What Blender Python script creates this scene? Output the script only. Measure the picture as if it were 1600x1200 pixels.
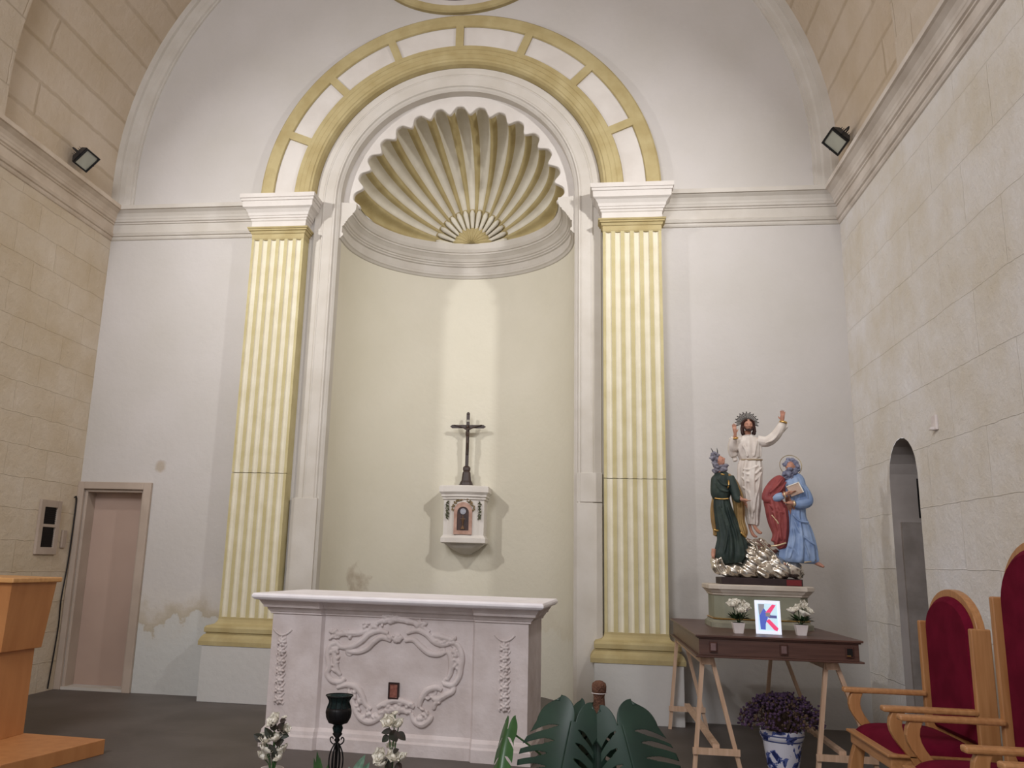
import bpy, bmesh, math, random
from mathutils import Vector, Matrix
PI = math.pi
R = math.radians
random.seed(7)
scene = bpy.context.scene
for o in list(bpy.data.objects):
    bpy.data.objects.remove(o, do_unlink=True)
COL = scene.collection

# ------------------------------------------------------------------ camera
cam_d = bpy.data.cameras.new('camera')
cam = bpy.data.objects.new('camera', cam_d)
COL.objects.link(cam)
Fv = Vector((-0.13481025, 0.96784804, 0.21235906))
Rv = Vector((0.99087134, 0.13177109, 0.02846702))
Uv = Rv.cross(Fv).normalized()
M = Matrix.Identity(4)
for i in range(3):
    M[i][0] = Rv[i]; M[i][1] = Uv[i]; M[i][2] = -Fv[i]
M.translation = Vector((1.43909, -8.63234, 1.4))
cam.matrix_world = M
cam_d.sensor_width = 36.0
cam_d.lens = 1334.136 / 1600 * 36
cam_d.shift_x = 62.98 / 1600
cam_d.shift_y = -12.37 / 1600
cam_d.clip_start = 0.05
scene.camera = cam

# ------------------------------------------------------------------ world, exposure, big lights
w = bpy.data.worlds.new('world'); scene.world = w
w.use_nodes = True
bg = w.node_tree.nodes['Background']
bg.inputs[0].default_value = (0.98, 0.98, 1.02, 1)
bg.inputs[1].default_value = 0.9
scene.view_settings.view_transform = 'Standard'
scene.view_settings.look = 'None'
scene.view_settings.exposure = 0.12
scene.view_settings.gamma = 1.0
scene.view_settings.use_curve_mapping = False

def area_light(name, loc, target, size, power, color, size_y=None, spread=180):
    d = bpy.data.lights.new(name, 'AREA')
    d.energy = power; d.color = color; d.size = size
    if size_y: d.shape = 'RECTANGLE'; d.size_y = size_y
    d.spread = R(spread)
    o = bpy.data.objects.new(name, d); COL.objects.link(o)
    o.location = loc
    o.rotation_euler = (Vector(target) - Vector(loc)).to_track_quat('-Z', 'Y').to_euler()
    return o
# floods standing on the two side cornices at the transverse rib
area_light('cornice_flood_light_right', (3.66, -3.55, 5.80), (-0.5, 1.2, 3.4), 0.22, 38, (1.0, 0.99, 0.98), spread=95)
area_light('cornice_flood_light_left', (-3.66, -3.55, 5.80), (0.5, 1.2, 3.4), 0.22, 35, (1.0, 0.99, 0.98), spread=95)
# nave lighting behind the camera, high up
area_light('nave_light', (-1.6, -9.6, 6.2), (0.8, -1.0, 3.0), 2.4, 275, (0.98, 0.985, 1.03), spread=180)

# ------------------------------------------------------------------ materials
def new_mat(name):
    m = bpy.data.materials.new(name); m.use_nodes = True
    nt = m.node_tree
    b = nt.nodes['Principled BSDF']
    return m, nt, b
def lin(c):
    return tuple(((x / 255) / 12.92 if x / 255 <= 0.04045 else ((x / 255 + 0.055) / 1.055) ** 2.4) for x in c) + (1,)
def mat(name, c, c2=None, rough=0.8, scale=4.0, metal=0.0, bump=0.0, bscale=60.0, detail=4.0, coord='Object', spec=0.3, dist=0.01):
    m, nt, b = new_mat(name)
    b.inputs['Roughness'].default_value = rough
    b.inputs['Metallic'].default_value = metal
    b.inputs['Specular IOR Level'].default_value = spec
    tc = nt.nodes.new('ShaderNodeTexCoord')
    if c2 is None: c2 = tuple(min(255, x * 0.88) for x in c)
    n = nt.nodes.new('ShaderNodeTexNoise'); n.inputs['Scale'].default_value = scale; n.inputs['Detail'].default_value = detail
    nt.links.new(tc.outputs[coord], n.inputs['Vector'])
    r = nt.nodes.new('ShaderNodeValToRGB')
    r.color_ramp.elements[0].position = 0.35; r.color_ramp.elements[1].position = 0.65
    r.color_ramp.elements[0].color = lin(c2); r.color_ramp.elements[1].color = lin(c)
    nt.links.new(n.outputs['Fac'], r.inputs['Fac'])
    nt.links.new(r.outputs['Color'], b.inputs['Base Color'])
    if bump:
        n2 = nt.nodes.new('ShaderNodeTexNoise'); n2.inputs['Scale'].default_value = bscale; n2.inputs['Detail'].default_value = 6
        nt.links.new(tc.outputs[coord], n2.inputs['Vector'])
        bp = nt.nodes.new('ShaderNodeBump'); bp.inputs['Strength'].default_value = bump; bp.inputs['Distance'].default_value = dist
        nt.links.new(n2.outputs['Fac'], bp.inputs['Height'])
        nt.links.new(bp.outputs['Normal'], b.inputs['Normal'])
    return m

def mat_wall(name='painted_plaster', ca=(192, 187, 181), cb=(200, 195, 192)):
    """painted plaster with scraped, damp-stained lower band"""
    m, nt, b = new_mat(name); b.inputs['Roughness'].default_value = 0.9
    L = nt.links
    tc = nt.nodes.new('ShaderNodeTexCoord')
    n = nt.nodes.new('ShaderNodeTexNoise'); n.inputs['Scale'].default_value = 1.1; n.inputs['Detail'].default_value = 7
    L.new(tc.outputs['Object'], n.inputs['Vector'])
    r = nt.nodes.new('ShaderNodeValToRGB')
    r.color_ramp.elements[0].position = .3; r.color_ramp.elements[1].position = .7
    r.color_ramp.elements[0].color = lin(ca); r.color_ramp.elements[1].color = lin(cb)
    L.new(n.outputs['Fac'], r.inputs['Fac'])
    # stained lower edge: below a wandering line the paint is whiter and patchy; along it a tan tide mark
    sx = nt.nodes.new('ShaderNodeSeparateXYZ'); L.new(tc.outputs['Object'], sx.inputs[0])
    n2 = nt.nodes.new('ShaderNodeTexNoise'); n2.inputs['Scale'].default_value = 2.2; n2.inputs['Detail'].default_value = 8; n2.inputs['Roughness'].default_value = .65
    L.new(tc.outputs['Object'], n2.inputs['Vector'])
    a = nt.nodes.new('ShaderNodeMath'); a.operation = 'MULTIPLY_ADD'; L.new(n2.outputs['Fac'], a.inputs[0]); a.inputs[1].default_value = -1.0; L.new(sx.outputs['Z'], a.inputs[2])
    r2 = nt.nodes.new('ShaderNodeValToRGB'); L.new(a.outputs[0], r2.inputs['Fac'])
    e = r2.color_ramp.elements
    e[0].position = 0.0; e[0].color = lin((196, 196, 192))
    e[1].position = .16; e[1].color = lin((196, 194, 188))
    e2 = e.new(.19); e2.color = lin((180, 170, 152))
    e3 = e.new(.30); e3.color = lin((188, 178, 162))
    e4 = e.new(.45); e4.color = lin((206, 200, 191))
    fac = nt.nodes.new('ShaderNodeMapRange'); L.new(a.outputs[0], fac.inputs['Value'])
    fac.inputs['From Min'].default_value = .25; fac.inputs['From Max'].default_value = .6; fac.inputs['To Min'].default_value = 1; fac.inputs['To Max'].default_value = 0
    # stain limited to the left part of the wall and a bit in the niche
    fx = nt.nodes.new('ShaderNodeMapRange'); L.new(sx.outputs['X'], fx.inputs['Value'])
    fx.inputs['From Min'].default_value = -1.0; fx.inputs['From Max'].default_value = 0.4; fx.inputs['To Min'].default_value = 1; fx.inputs['To Max'].default_value = .25
    mu = nt.nodes.new('ShaderNodeMath'); mu.operation = 'MULTIPLY'; L.new(fac.outputs[0], mu.inputs[0]); L.new(fx.outputs[0], mu.inputs[1])
    mx = nt.nodes.new('ShaderNodeMix'); mx.data_type = 'RGBA'
    L.new(mu.outputs[0], mx.inputs[0]); L.new(r.outputs[0], mx.inputs[6]); L.new(r2.outputs[0], mx.inputs[7])
    col = mx.outputs[2]
    # single worn spots: (x, y, z, radius)
    for (px, py, pz, rad) in ((-3.10, 0, 2.31, .09), (-1.16, .45, 2.12, .10), (-1.0, .8, 1.15, .26)):
        d = nt.nodes.new('ShaderNodeVectorMath'); d.operation = 'DISTANCE'
        L.new(tc.outputs['Object'], d.inputs[0]); d.inputs[1].default_value = (px, py, pz)
        ad = nt.nodes.new('ShaderNodeMath'); ad.operation = 'MULTIPLY_ADD'
        n3 = nt.nodes.new('ShaderNodeTexNoise'); n3.inputs['Scale'].default_value = 9; n3.inputs['Detail'].default_value = 6
        L.new(tc.outputs['Object'], n3.inputs['Vector'])
        L.new(n3.outputs['Fac'], ad.inputs[0]); ad.inputs[1].default_value = rad * 1.6; L.new(d.outputs['Value'], ad.inputs[2])
        mr = nt.nodes.new('ShaderNodeMapRange'); L.new(ad.outputs[0], mr.inputs['Value'])
        mr.inputs['From Min'].default_value = rad * 1.25; mr.inputs['From Max'].default_value = rad * 1.7; mr.inputs['To Min'].default_value = .75; mr.inputs['To Max'].default_value = 0
        m2 = nt.nodes.new('ShaderNodeMix'); m2.data_type = 'RGBA'
        L.new(mr.outputs[0], m2.inputs[0]); L.new(col, m2.inputs[6]); m2.inputs[7].default_value = lin((170, 155, 136))
        col = m2.outputs[2]
    L.new(col, b.inputs['Base Color'])
    n4 = nt.nodes.new('ShaderNodeTexNoise'); n4.inputs['Scale'].default_value = 14; n4.inputs['Detail'].default_value = 8
    L.new(tc.outputs['Object'], n4.inputs['Vector'])
    bp = nt.nodes.new('ShaderNodeBump'); bp.inputs['Strength'].default_value = .25; bp.inputs['Distance'].default_value = .02
    L.new(n4.outputs['Fac'], bp.inputs['Height']); L.new(bp.outputs[0], b.inputs['Normal'])
    return m

def mat_stone(name, c1, c2, mortar, joint=0.01, bw=.85, rh=.34, mort_mix=.5, bump=.5):
    """ashlar laid in courses; UV in metres"""
    m, nt, b = new_mat(name); b.inputs['Roughness'].default_value = 0.95
    b.inputs['Specular IOR Level'].default_value = .1
    L = nt.links
    uv = nt.nodes.new('ShaderNodeUVMap')
    wn = nt.nodes.new('ShaderNodeTexNoise'); wn.inputs['Scale'].default_value = 5; wn.inputs['Detail'].default_value = 5
    L.new(uv.outputs[0], wn.inputs['Vector'])
    wm = nt.nodes.new('ShaderNodeVectorMath'); wm.operation = 'SCALE'; wm.inputs['Scale'].default_value = .035
    L.new(wn.outputs['Color'], wm.inputs[0])
    ad = nt.nodes.new('ShaderNodeVectorMath'); L.new(uv.outputs[0], ad.inputs[0]); L.new(wm.outputs[0], ad.inputs[1])
    bk = nt.nodes.new('ShaderNodeTexBrick')
    bk.inputs['Scale'].default_value = 1.0; bk.inputs['Brick Width'].default_value = bw; bk.inputs['Row Height'].default_value = rh
    bk.inputs['Mortar Size'].default_value = joint; bk.inputs['Mortar Smooth'].default_value = .8
    bk.inputs['Color1'].default_value = lin(c1); bk.inputs['Color2'].default_value = lin(c2); bk.inputs['Mortar'].default_value = lin(mortar)
    L.new(ad.outputs[0], bk.inputs['Vector'])
    n = nt.nodes.new('ShaderNodeTexNoise'); n.inputs['Scale'].default_value = 1.3; n.inputs['Detail'].default_value = 9; n.inputs['Roughness'].default_value = .6
    L.new(uv.outputs[0], n.inputs['Vector'])
    r = nt.nodes.new('ShaderNodeValToRGB'); r.color_ramp.elements[0].position = .32; r.color_ramp.elements[1].position = .68
    r.color_ramp.elements[0].color = lin(tuple(int(x * y) for x, y in zip(c2, (.93, .9, .82)))); r.color_ramp.elements[1].color = lin(c1)
    L.new(n.outputs['Fac'], r.inputs['Fac'])
    mx = nt.nodes.new('ShaderNodeMix'); mx.data_type = 'RGBA'; mx.inputs[0].default_value = mort_mix
    L.new(r.outputs[0], mx.inputs[6]); L.new(bk.outputs['Color'], mx.inputs[7])
    L.new(mx.outputs[2], b.inputs['Base Color'])
    n2 = nt.nodes.new('ShaderNodeTexNoise'); n2.inputs['Scale'].default_value = 12; n2.inputs['Detail'].default_value = 9; n2.inputs['Roughness'].default_value = .65
    L.new(uv.outputs[0], n2.inputs['Vector'])
    ma = nt.nodes.new('ShaderNodeMath'); ma.operation = 'MULTIPLY_ADD'
    L.new(bk.outputs['Fac'], ma.inputs[0]); ma.inputs[1].default_value = -.5; L.new(n2.outputs['Fac'], ma.inputs[2])
    bp = nt.nodes.new('ShaderNodeBump'); bp.inputs['Strength'].default_value = bump; bp.inputs['Distance'].default_value = .03
    L.new(ma.outputs[0], bp.inputs['Height']); L.new(bp.outputs[0], b.inputs['Normal'])
    return m

def mat_wood(name, c, c2, axis=2, rough=.45, scale=3.0, stretch=14):
    m, nt, b = new_mat(name); b.inputs['Roughness'].default_value = rough
    L = nt.links
    tc = nt.nodes.new('ShaderNodeTexCoord'); mp = nt.nodes.new('ShaderNodeMapping')
    s = [stretch] * 3; s[axis] = 1.0
    mp.inputs['Scale'].default_value = s
    L.new(tc.outputs['Object'], mp.inputs['Vector'])
    n = nt.nodes.new('ShaderNodeTexNoise'); n.inputs['Scale'].default_value = scale; n.inputs['Detail'].default_value = 6
    L.new(mp.outputs[0], n.inputs['Vector'])
    r = nt.nodes.new('ShaderNodeValToRGB'); r.color_ramp.elements[0].position = .3; r.color_ramp.elements[1].position = .7
    r.color_ramp.elements[0].color = lin(c2); r.color_ramp.elements[1].color = lin(c)
    L.new(n.outputs['Fac'], r.inputs['Fac']); L.new(r.outputs[0], b.inputs['Base Color'])
    return m
def mat_emit(name, c, s):
    m, nt, b = new_mat(name)
    b.inputs['Base Color'].default_value = lin(c)
    b.inputs['Emission Color'].default_value = lin(c); b.inputs['Emission Strength'].default_value = s
    return m

M_WALL = mat_wall()
M_NICHE = mat_wall('niche_plaster', (208, 202, 184), (214, 208, 192))
M_STONE_L = mat_stone('ashlar_ochre', (216, 204, 188), (206, 191, 170), (190, 174, 152), mort_mix=.35, joint=.006, bw=.62, rh=.30)
M_STONE_R = mat_stone('ashlar_grey', (238, 237, 239), (228, 224, 219), (208, 202, 196), bw=1.0, rh=.46, mort_mix=.3, joint=.005)
M_VAULT = mat_stone('vault_ashlar', (216, 202, 186), (206, 190, 171), (180, 163, 142), bw=3.2, rh=.36, joint=.03, mort_mix=.5)
M_CORN_STONE = mat('cornice_stone', (214, 200, 184), (194, 178, 160), .95, 3, bump=.3, bscale=20)
M_WHITE = mat('white_stucco', (212, 206, 200), (202, 195, 188), .85, 3, bump=.15, bscale=30)
M_BAND = mat('grey_white_stucco', (202, 196, 188), (192, 185, 175), .88, 3, bump=.15, bscale=30)
M_OCHRE = mat('ochre_paint', (182, 167, 124), (168, 151, 106), .75, 5, bump=.2, bscale=40)
M_FLUTE = mat('cream_flute_paint', (224, 217, 197), (216, 208, 184), .75, 6, bump=.2, bscale=50)
M_YFLUTE = mat('ochre_fillet_paint', (196, 184, 142), (186, 173, 128), .75, 6, bump=.2, bscale=50)
M_SHELLW = mat('shell_white', (214, 208, 194), (204, 197, 181), .85, 5, bump=.15, bscale=40)
M_FLOOR = mat('dark_stone_floor', (98, 91, 87), (84, 77, 72), .55, 1.6, bump=.1, bscale=30, spec=.4)
M_ALTAR = mat('pinkish_altar_stone', (220, 210, 209), (204, 192, 189), .8, 5, bump=.35, bscale=30)
M_ALTAR_TOP = mat('altar_top_marble', (250, 246, 250), (240, 235, 240), .5, 6)
M_DOOR = mat('door_paint', (182, 158, 144), (174, 150, 136), .6, 1.5)
M_FRAME = mat('door_frame_paint', (184, 168, 154), (172, 156, 142), .65, 3)
M_BLACK = mat('black_metal', (26, 25, 27), (18, 17, 19), .45, 6, metal=.3)
M_DARK = mat('dark_void', (30, 27, 27), (22, 20, 20), .9, 3)
M_LAMP = mat('dark_grey_lamp_body', (52, 50, 52), (42, 40, 42), .5, 6, metal=.2)
M_OAK = mat_wood('oak', (192, 140, 92), (168, 116, 70), 2, .4)
M_OAKH = mat_wood('oak_horizontal', (196, 144, 96), (172, 120, 74), 0, .4)
M_AMBO = mat_wood('orange_veneer', (196, 136, 84), (182, 122, 72), 2, .5, 2, 6)
M_AMBO_E = mat_wood('veneer_edge', (214, 162, 104), (198, 144, 88), 0, .45)
M_RED = mat('burgundy_velvet', (112, 20, 46), (96, 14, 38), .95, 8, bump=.1, bscale=200, spec=.1)
M_WALNUT = mat_wood('dark_walnut', (98, 68, 58), (74, 48, 40), 0, .4)
M_PINE = mat_wood('pale_pine', (214, 182, 156), (190, 156, 128), 2, .6)
M_KNOB = mat('grey_drawer_knob', (128, 104, 104), (108, 84, 82), .5, 8)
M_CONC = mat('plinth_green', (150, 150, 132), (134, 134, 116), .8, 4, bump=.1)
M_PLCAP = mat('plinth_cap', (206, 196, 184), (190, 178, 164), .8, 5)
M_GOLD = mat('gilding', (226, 190, 122), (200, 158, 90), .3, 9, metal=.85)
M_SILVER = mat('silver_leaf', (228, 222, 212), (190, 180, 166), .27, 6, metal=.95, bump=.25, bscale=14)
M_SKIN = mat('painted_skin', (196, 146, 124), (180, 128, 108), .5, 12)
M_HAIRB = mat('dark_brown_hair', (64, 38, 32), (48, 28, 24), .6, 20)
M_HAIRG = mat('grey_hair', (146, 144, 156), (104, 100, 112), .7, 30)
M_ROBEW = mat('cream_robe', (232, 224, 216), (214, 203, 194), .6, 9)
M_GREEN = mat('dark_green_robe', (58, 70, 64), (40, 52, 50), .55, 9)
M_MANTG = mat('old_gold_mantle', (166, 136, 88), (138, 108, 68), .45, 9, metal=.2)
M_REDM = mat('brick_red_mantle', (160, 82, 80), (134, 62, 64), .55, 9)
M_BLUE = mat('light_blue_tunic', (156, 178, 212), (124, 148, 190), .55, 10)
M_BROWNB = mat('dark_plinth_block', (58, 44, 44), (46, 34, 34), .6, 9)
M_REDLAB = mat('dark_red_label', (120, 40, 44), None, .6, 9)
M_LEAF = mat('monstera_green', (36, 62, 50), (28, 50, 42), .42, 5, spec=.4)
M_LEAF2 = mat('mid_green_leaf', (70, 104, 58), (48, 78, 44), .45, 8)
M_LEAF3 = mat('silvery_leaf', (150, 178, 160), (92, 126, 104), .5, 18)
M_DLEAF = mat('dark_leaf', (42, 50, 38), (60, 46, 42), .5, 12)
M_PETAL = mat('white_petal', (246, 242, 232), (234, 228, 214), .6, 20)
M_MOSS = mat('coir_brown', (132, 94, 76), (98, 68, 54), .95, 22, bump=.8, bscale=120, dist=.02)
M_POTW = mat('white_pot', (232, 224, 222), (220, 210, 208), .4, 9)
M_PURP = mat('dried_purple_flower', (88, 66, 92), (66, 48, 72), .9, 20)
M_PURPS = mat('dried_stem', (98, 78, 64), (76, 60, 50), .9, 20)
M_GLASS, _nt, _b = new_mat('smoked_glass')
_b.inputs['Base Color'].default_value = lin((60, 78, 78)); _b.inputs['Roughness'].default_value = .08
_b.inputs['Transmission Weight'].default_value = .75; _b.inputs['IOR'].default_value = 1.2
M_TERRA = mat('terracotta', (120, 78, 60), (104, 64, 48), .8, 8)
M_LGLASS = mat('lamp_glass', (176, 178, 166), (160, 162, 150), .12, 3, spec=.8)

# ------------------------------------------------------------------ mesh builder
class MB:
    def __init__(s): s.v = []; s.f = []; s.m = []; s.uv = {}
    def add(s, vs, fs, mi=0):
        b = len(s.v); s.v += [tuple(x) for x in vs]
        for f in fs: s.f.append(tuple(b + i for i in f)); s.m.append(mi)
        return b
    def box(s, lo, hi, mi=0, mt=None):
        (a, b, c), (d, e, f) = lo, hi
        vs = [Vector(x) for x in ((a, b, c), (d, b, c), (d, e, c), (a, e, c), (a, b, f), (d, b, f), (d, e, f), (a, e, f))]
        if mt is not None: vs = [mt @ x for x in vs]
        s.add(vs, [(0, 3, 2, 1), (4, 5, 6, 7), (0, 1, 5, 4), (1, 2, 6, 5), (2, 3, 7, 6), (3, 0, 4, 7)], mi)
    def taper_box(s, c0, h0, c1, h1, mi=0):
        """frustum between two centred rectangles (x,y half sizes), z from c0 to c1"""
        vs = []
        for c, h in ((c0, h0), (c1, h1)):
            for sx, sy in ((-1, -1), (1, -1), (1, 1), (-1, 1)): vs.append((c[0] + sx * h[0], c[1] + sy * h[1], c[2]))
        s.add(vs, [(0, 3, 2, 1), (4, 5, 6, 7), (0, 1, 5, 4), (1, 2, 6, 5), (2, 3, 7, 6), (3, 0, 4, 7)], mi)
    def beam(s, p, q, w, h, mi=0, up=(0, 0, 1)):
        p, q = Vector(p), Vector(q); d = (q - p).normalized()
        x = d.cross(Vector(up))
        if x.length < 1e-4: x = Vector((1, 0, 0))
        x.normalize(); y = x.cross(d).normalized()
        vs = [a + x * (sx * w / 2) + y * (sy * h / 2) for a in (p, q) for sx, sy in ((-1, -1), (1, -1), (1, 1), (-1, 1))]
        s.add(vs, [(0, 1, 2, 3), (7, 6, 5, 4), (0, 4, 5, 1), (1, 5, 6, 2), (2, 6, 7, 3), (3, 7, 4, 0)], mi)
    def sections(s, rings, mi=0, closed=True, caps=True):
        """rings: lists of points, same count; join consecutive"""
        n = len(rings[0]); b = len(s.v)
        for r in rings: s.v += [tuple(p) for p in r]
        for i in range(len(rings) - 1):
            for j in range(n if closed else n - 1):
                k = (j + 1) % n
                s.f.append((b + i * n + j, b + i * n + k, b + (i + 1) * n + k, b + (i + 1) * n + j)); s.m.append(mi)
        if caps and closed:
            s.f.append(tuple(b + j for j in reversed(range(n)))); s.m.append(mi)
            s.f.append(tuple(b + (len(rings) - 1) * n + j for j in range(n))); s.m.append(mi)
    def lathe(s, prof, c=(0, 0, 0), seg=24, mi=0, caps=True, rib=None):
        rings = []
        for r, z in prof:
            ring = []
            for j in range(seg):
                a = 2 * PI * j / seg
                rr = max(r, 1e-4) * (rib(a, z) if rib else 1)
                ring.append((c[0] + rr * math.cos(a), c[1] + rr * math.sin(a), c[2] + z))
            rings.append(ring)
        s.sections(rings, mi, True, caps)
    def tube(s, pts, rad, seg=8, mi=0, flat=None):
        """tube along pts; rad scalar or list; flat=(axis,scale) squashes the section"""
        pts = [Vector(p) for p in pts]
        if not isinstance(rad, (list, tuple)): rad = [rad] * len(pts)
        rings = []; prev = None
        for i, p in enumerate(pts):
            d = (pts[min(i + 1, len(pts) - 1)] - pts[max(i - 1, 0)])
            if d.length < 1e-9: d = Vector((0, 0, 1))
            d.normalize()
            if prev is None:
                x = d.orthogonal().normalized()
            else:
                x = prev - d * prev.dot(d)
                if x.length < 1e-6: x = d.orthogonal()
                x.normalize()
            prev = x; y = d.cross(x)
            ring = []
            for j in range(seg):
                a = 2 * PI * j / seg
                o = (x * math.cos(a) + y * math.sin(a)) * rad[i]
                if flat: o[flat[0]] *= flat[1]
                ring.append(p + o)
            rings.append(ring)
        s.sections(rings, mi)
    def ball(s, c, r, seg=12, rings=8, mi=0, mt=None, fn=None):
        if not isinstance(r, (tuple, list)): r = (r, r, r)
        vs = []; fs = []
        def put(th, ph):
            v = Vector((math.sin(ph) * math.cos(th), math.sin(ph) * math.sin(th), math.cos(ph)))
            k = fn(v) if fn else 1
            v = Vector((v.x * r[0] * k, v.y * r[1] * k, v.z * r[2] * k))
            if mt is not None: v = mt @ v
            vs.append(v + Vector(c))
        put(0, 0)
        for i in range(1, rings):
            for j in range(seg): put(2 * PI * j / seg, PI * i / rings)
        put(0, PI)
        for j in range(seg):
            k = (j + 1) % seg
            fs.append((0, 1 + j, 1 + k))
            for i in range(rings - 2):
                fs.append((1 + i * seg + j, 1 + (i + 1) * seg + j, 1 + (i + 1) * seg + k, 1 + i * seg + k))
            e = 1 + (rings - 2) * seg
            fs.append((len(vs) - 1, e + k, e + j))
        s.add(vs, fs, mi)
    def grid(s, fn, nu, nv, mi=0, uvf=None, mfn=None, flip=False):
        b = len(s.v)
        for i in range(nu + 1):
            for j in range(nv + 1):
                s.v.append(tuple(fn(i / nu, j / nv)))
                if uvf: s.uv[len(s.v) - 1] = uvf(i / nu, j / nv)
        for i in range(nu):
            for j in range(nv):
                a = b + i * (nv + 1) + j
                f = (a, a + nv + 1, a + nv + 2, a + 1)
                if flip: f = f[::-1]
                s.f.append(f); s.m.append(mfn((i + .5) / nu, (j + .5) / nv) if mfn else mi)
    def build(s, name, mats, parent=None, smooth=False, bevel=0, loc=None, auto=None):
        me = bpy.data.meshes.new(name)
        me.from_pydata(s.v, [], s.f)
        if not isinstance(mats, (list, tuple)): mats = [mats]
        for m in mats: me.materials.append(m)
        for p, mi in zip(me.polygons, s.m):
            p.material_index = mi; p.use_smooth = smooth
        if s.uv:
            l = me.uv_layers.new(name='UVMap')
            for lp in me.loops:
                l.data[lp.index].uv = s.uv.get(lp.vertex_index, (0, 0))
        bm = bmesh.new(); bm.from_mesh(me)
        bmesh.ops.recalc_face_normals(bm, faces=bm.faces)
        bm.to_mesh(me); bm.free()
        if auto: me.set_sharp_from_angle(angle=R(auto))
        o = bpy.data.objects.new(name, me); COL.objects.link(o)
        if parent: o.parent = parent
        if loc: o.location = loc
        if bevel:
            md = o.modifiers.new('bevel', 'BEVEL'); md.width = bevel; md.segments = 2; md.limit_method = 'ANGLE'; md.angle_limit = R(40)
        return o

def sweep(mb, profile, path_fn, ts, mi=0, mats=None):
    """profile list of (a,b[,mat]); path_fn(t,a,b)->point; open surface"""
    b = len(mb.v); n = len(profile)
    for t in ts:
        for p in profile: mb.v.append(tuple(path_fn(t, p[0], p[1])))
    for i in range(len(ts) - 1):
        for j in range(n - 1):
            mb.f.append((b + i * n + j, b + (i + 1) * n + j, b + (i + 1) * n + j + 1, b + i * n + j + 1))
            mb.m.append(profile[j][2] if len(profile[j]) > 2 else mi)
def catmull(pts, n=6):
    P = [Vector(p) for p in pts]; out = []
    for i in range(len(P) - 1):
        p0 = P[max(i - 1, 0)]; p1 = P[i]; p2 = P[i + 1]; p3 = P[min(i + 2, len(P) - 1)]
        for k in range(n):
            t = k / n
            out.append(0.5 * ((2 * p1) + (p2 - p0) * t + (2 * p0 - 5 * p1 + 4 * p2 - p3) * t * t + (3 * p1 - p0 - 3 * p2 + p3) * t ** 3))
    out.append(P[-1]); return out
def frange(a, b, n): return [a + (b - a) * i / n for i in range(n + 1)]

def empty(name, loc=(0, 0, 0), rz=0.0):
    o = bpy.data.objects.new(name, None); COL.objects.link(o)
    o.location = loc; o.rotation_euler = (0, 0, rz); o.empty_display_size = .05
    return o
def tag(o, label, cat, group=None, kind=None):
    o['label'] = label; o['category'] = cat
    if group: o['group'] = group
    if kind: o['kind'] = kind
    return o
def struct(o, label, cat='structure'):
    o['kind'] = 'structure'; o['label'] = label; o['category'] = cat; return o
def parts_of(mb, name, m, parent):
    """every separate piece collected in mb becomes a part of its own"""
    lab = list(range(len(mb.v)))
    def find(i):
        while lab[i] != i: lab[i] = lab[lab[i]]; i = lab[i]
        return i
    for f in mb.f:
        for i in f[1:]: lab[find(i)] = find(f[0])
    groups = {}
    for f in mb.f: groups.setdefault(find(f[0]), []).append(f)
    for fs in groups.values():
        ids = sorted({i for f in fs for i in f}); mp = {k: n for n, k in enumerate(ids)}
        q = MB(); q.add([mb.v[i] for i in ids], [tuple(mp[i] for i in f) for f in fs]); q.build(name, m, parent, smooth=True)
def copy_tree(o, parent=None):
    c = o.copy(); COL.objects.link(c)
    if parent: c.parent = parent
    for ch in o.children: copy_tree(ch, c)
    return c
def join_smooth(o, voxel, levels=1, smooth=4):
    md = o.modifiers.new('remesh', 'REMESH'); md.mode = 'VOXEL'; md.voxel_size = voxel; md.use_smooth_shade = True
    if smooth:
        m2 = o.modifiers.new('smooth', 'SMOOTH'); m2.iterations = smooth; m2.factor = .5
    return o

# ================================================================== SETTING
XW = 4.0; ZV = 5.62; RV = 4.0        # half width, vault springing centre, vault radius
YN = -14.0                           # the nave goes on behind the camera
NR = 1.32; NZ = 5.29                 # niche half width, arch centre
# floor
mb = MB(); mb.box((-5.6, YN, -.2), (5.6, 1.9, 0))
struct(mb.build('floor', M_FLOOR), 'dark grey-brown stone floor of the sanctuary', 'floor')

# back wall with the openings of niche and door
mb = MB()
DX0, DX1, DZ = -3.93, -3.25, 2.05
xs = sorted(set([-4.1, -4.0, DX0, DX1, -2.6, -2.0, -1.6, -NR, NR, 1.6, 2.0, 2.6, 3.3, 4.0, 4.1] + frange(-NR, NR, 48) + frange(-4, 4, 80)))
xs2 = [xs[0]]
for x in xs[1:]:
    if x - xs2[-1] > 1e-4: xs2.append(x)
for a, b in zip(xs2[:-1], xs2[1:]):
    def bot(x):
        mid = (a + b) / 2
        if abs(mid) < NR: return NZ + math.sqrt(max(NR * NR - x * x, 0))
        if DX0 < mid < DX1: return DZ
        return 0
    def top(x): return ZV + math.sqrt(max((RV + .15) ** 2 - x * x, 0))
    mb.add([(a, 0, bot(a)), (b, 0, bot(b)), (b, 0, top(b)), (a, 0, top(a))], [(0, 1, 2, 3)])
# door reveal
mb.add([(DX0, 0, 0), (DX0, .22, 0), (DX0, .22, DZ), (DX0, 0, DZ)], [(0, 1, 2, 3)])
mb.add([(DX1, 0, 0), (DX1, .22, 0), (DX1, .22, DZ), (DX1, 0, DZ)], [(0, 1, 2, 3)])
mb.add([(DX0, 0, DZ), (DX0, .22, DZ), (DX1, .22, DZ), (DX1, 0, DZ)], [(0, 1, 2, 3)])
struct(mb.build('wall_back', M_WALL), 'pale plastered end wall with damp stains low on the left', 'wall')

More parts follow.
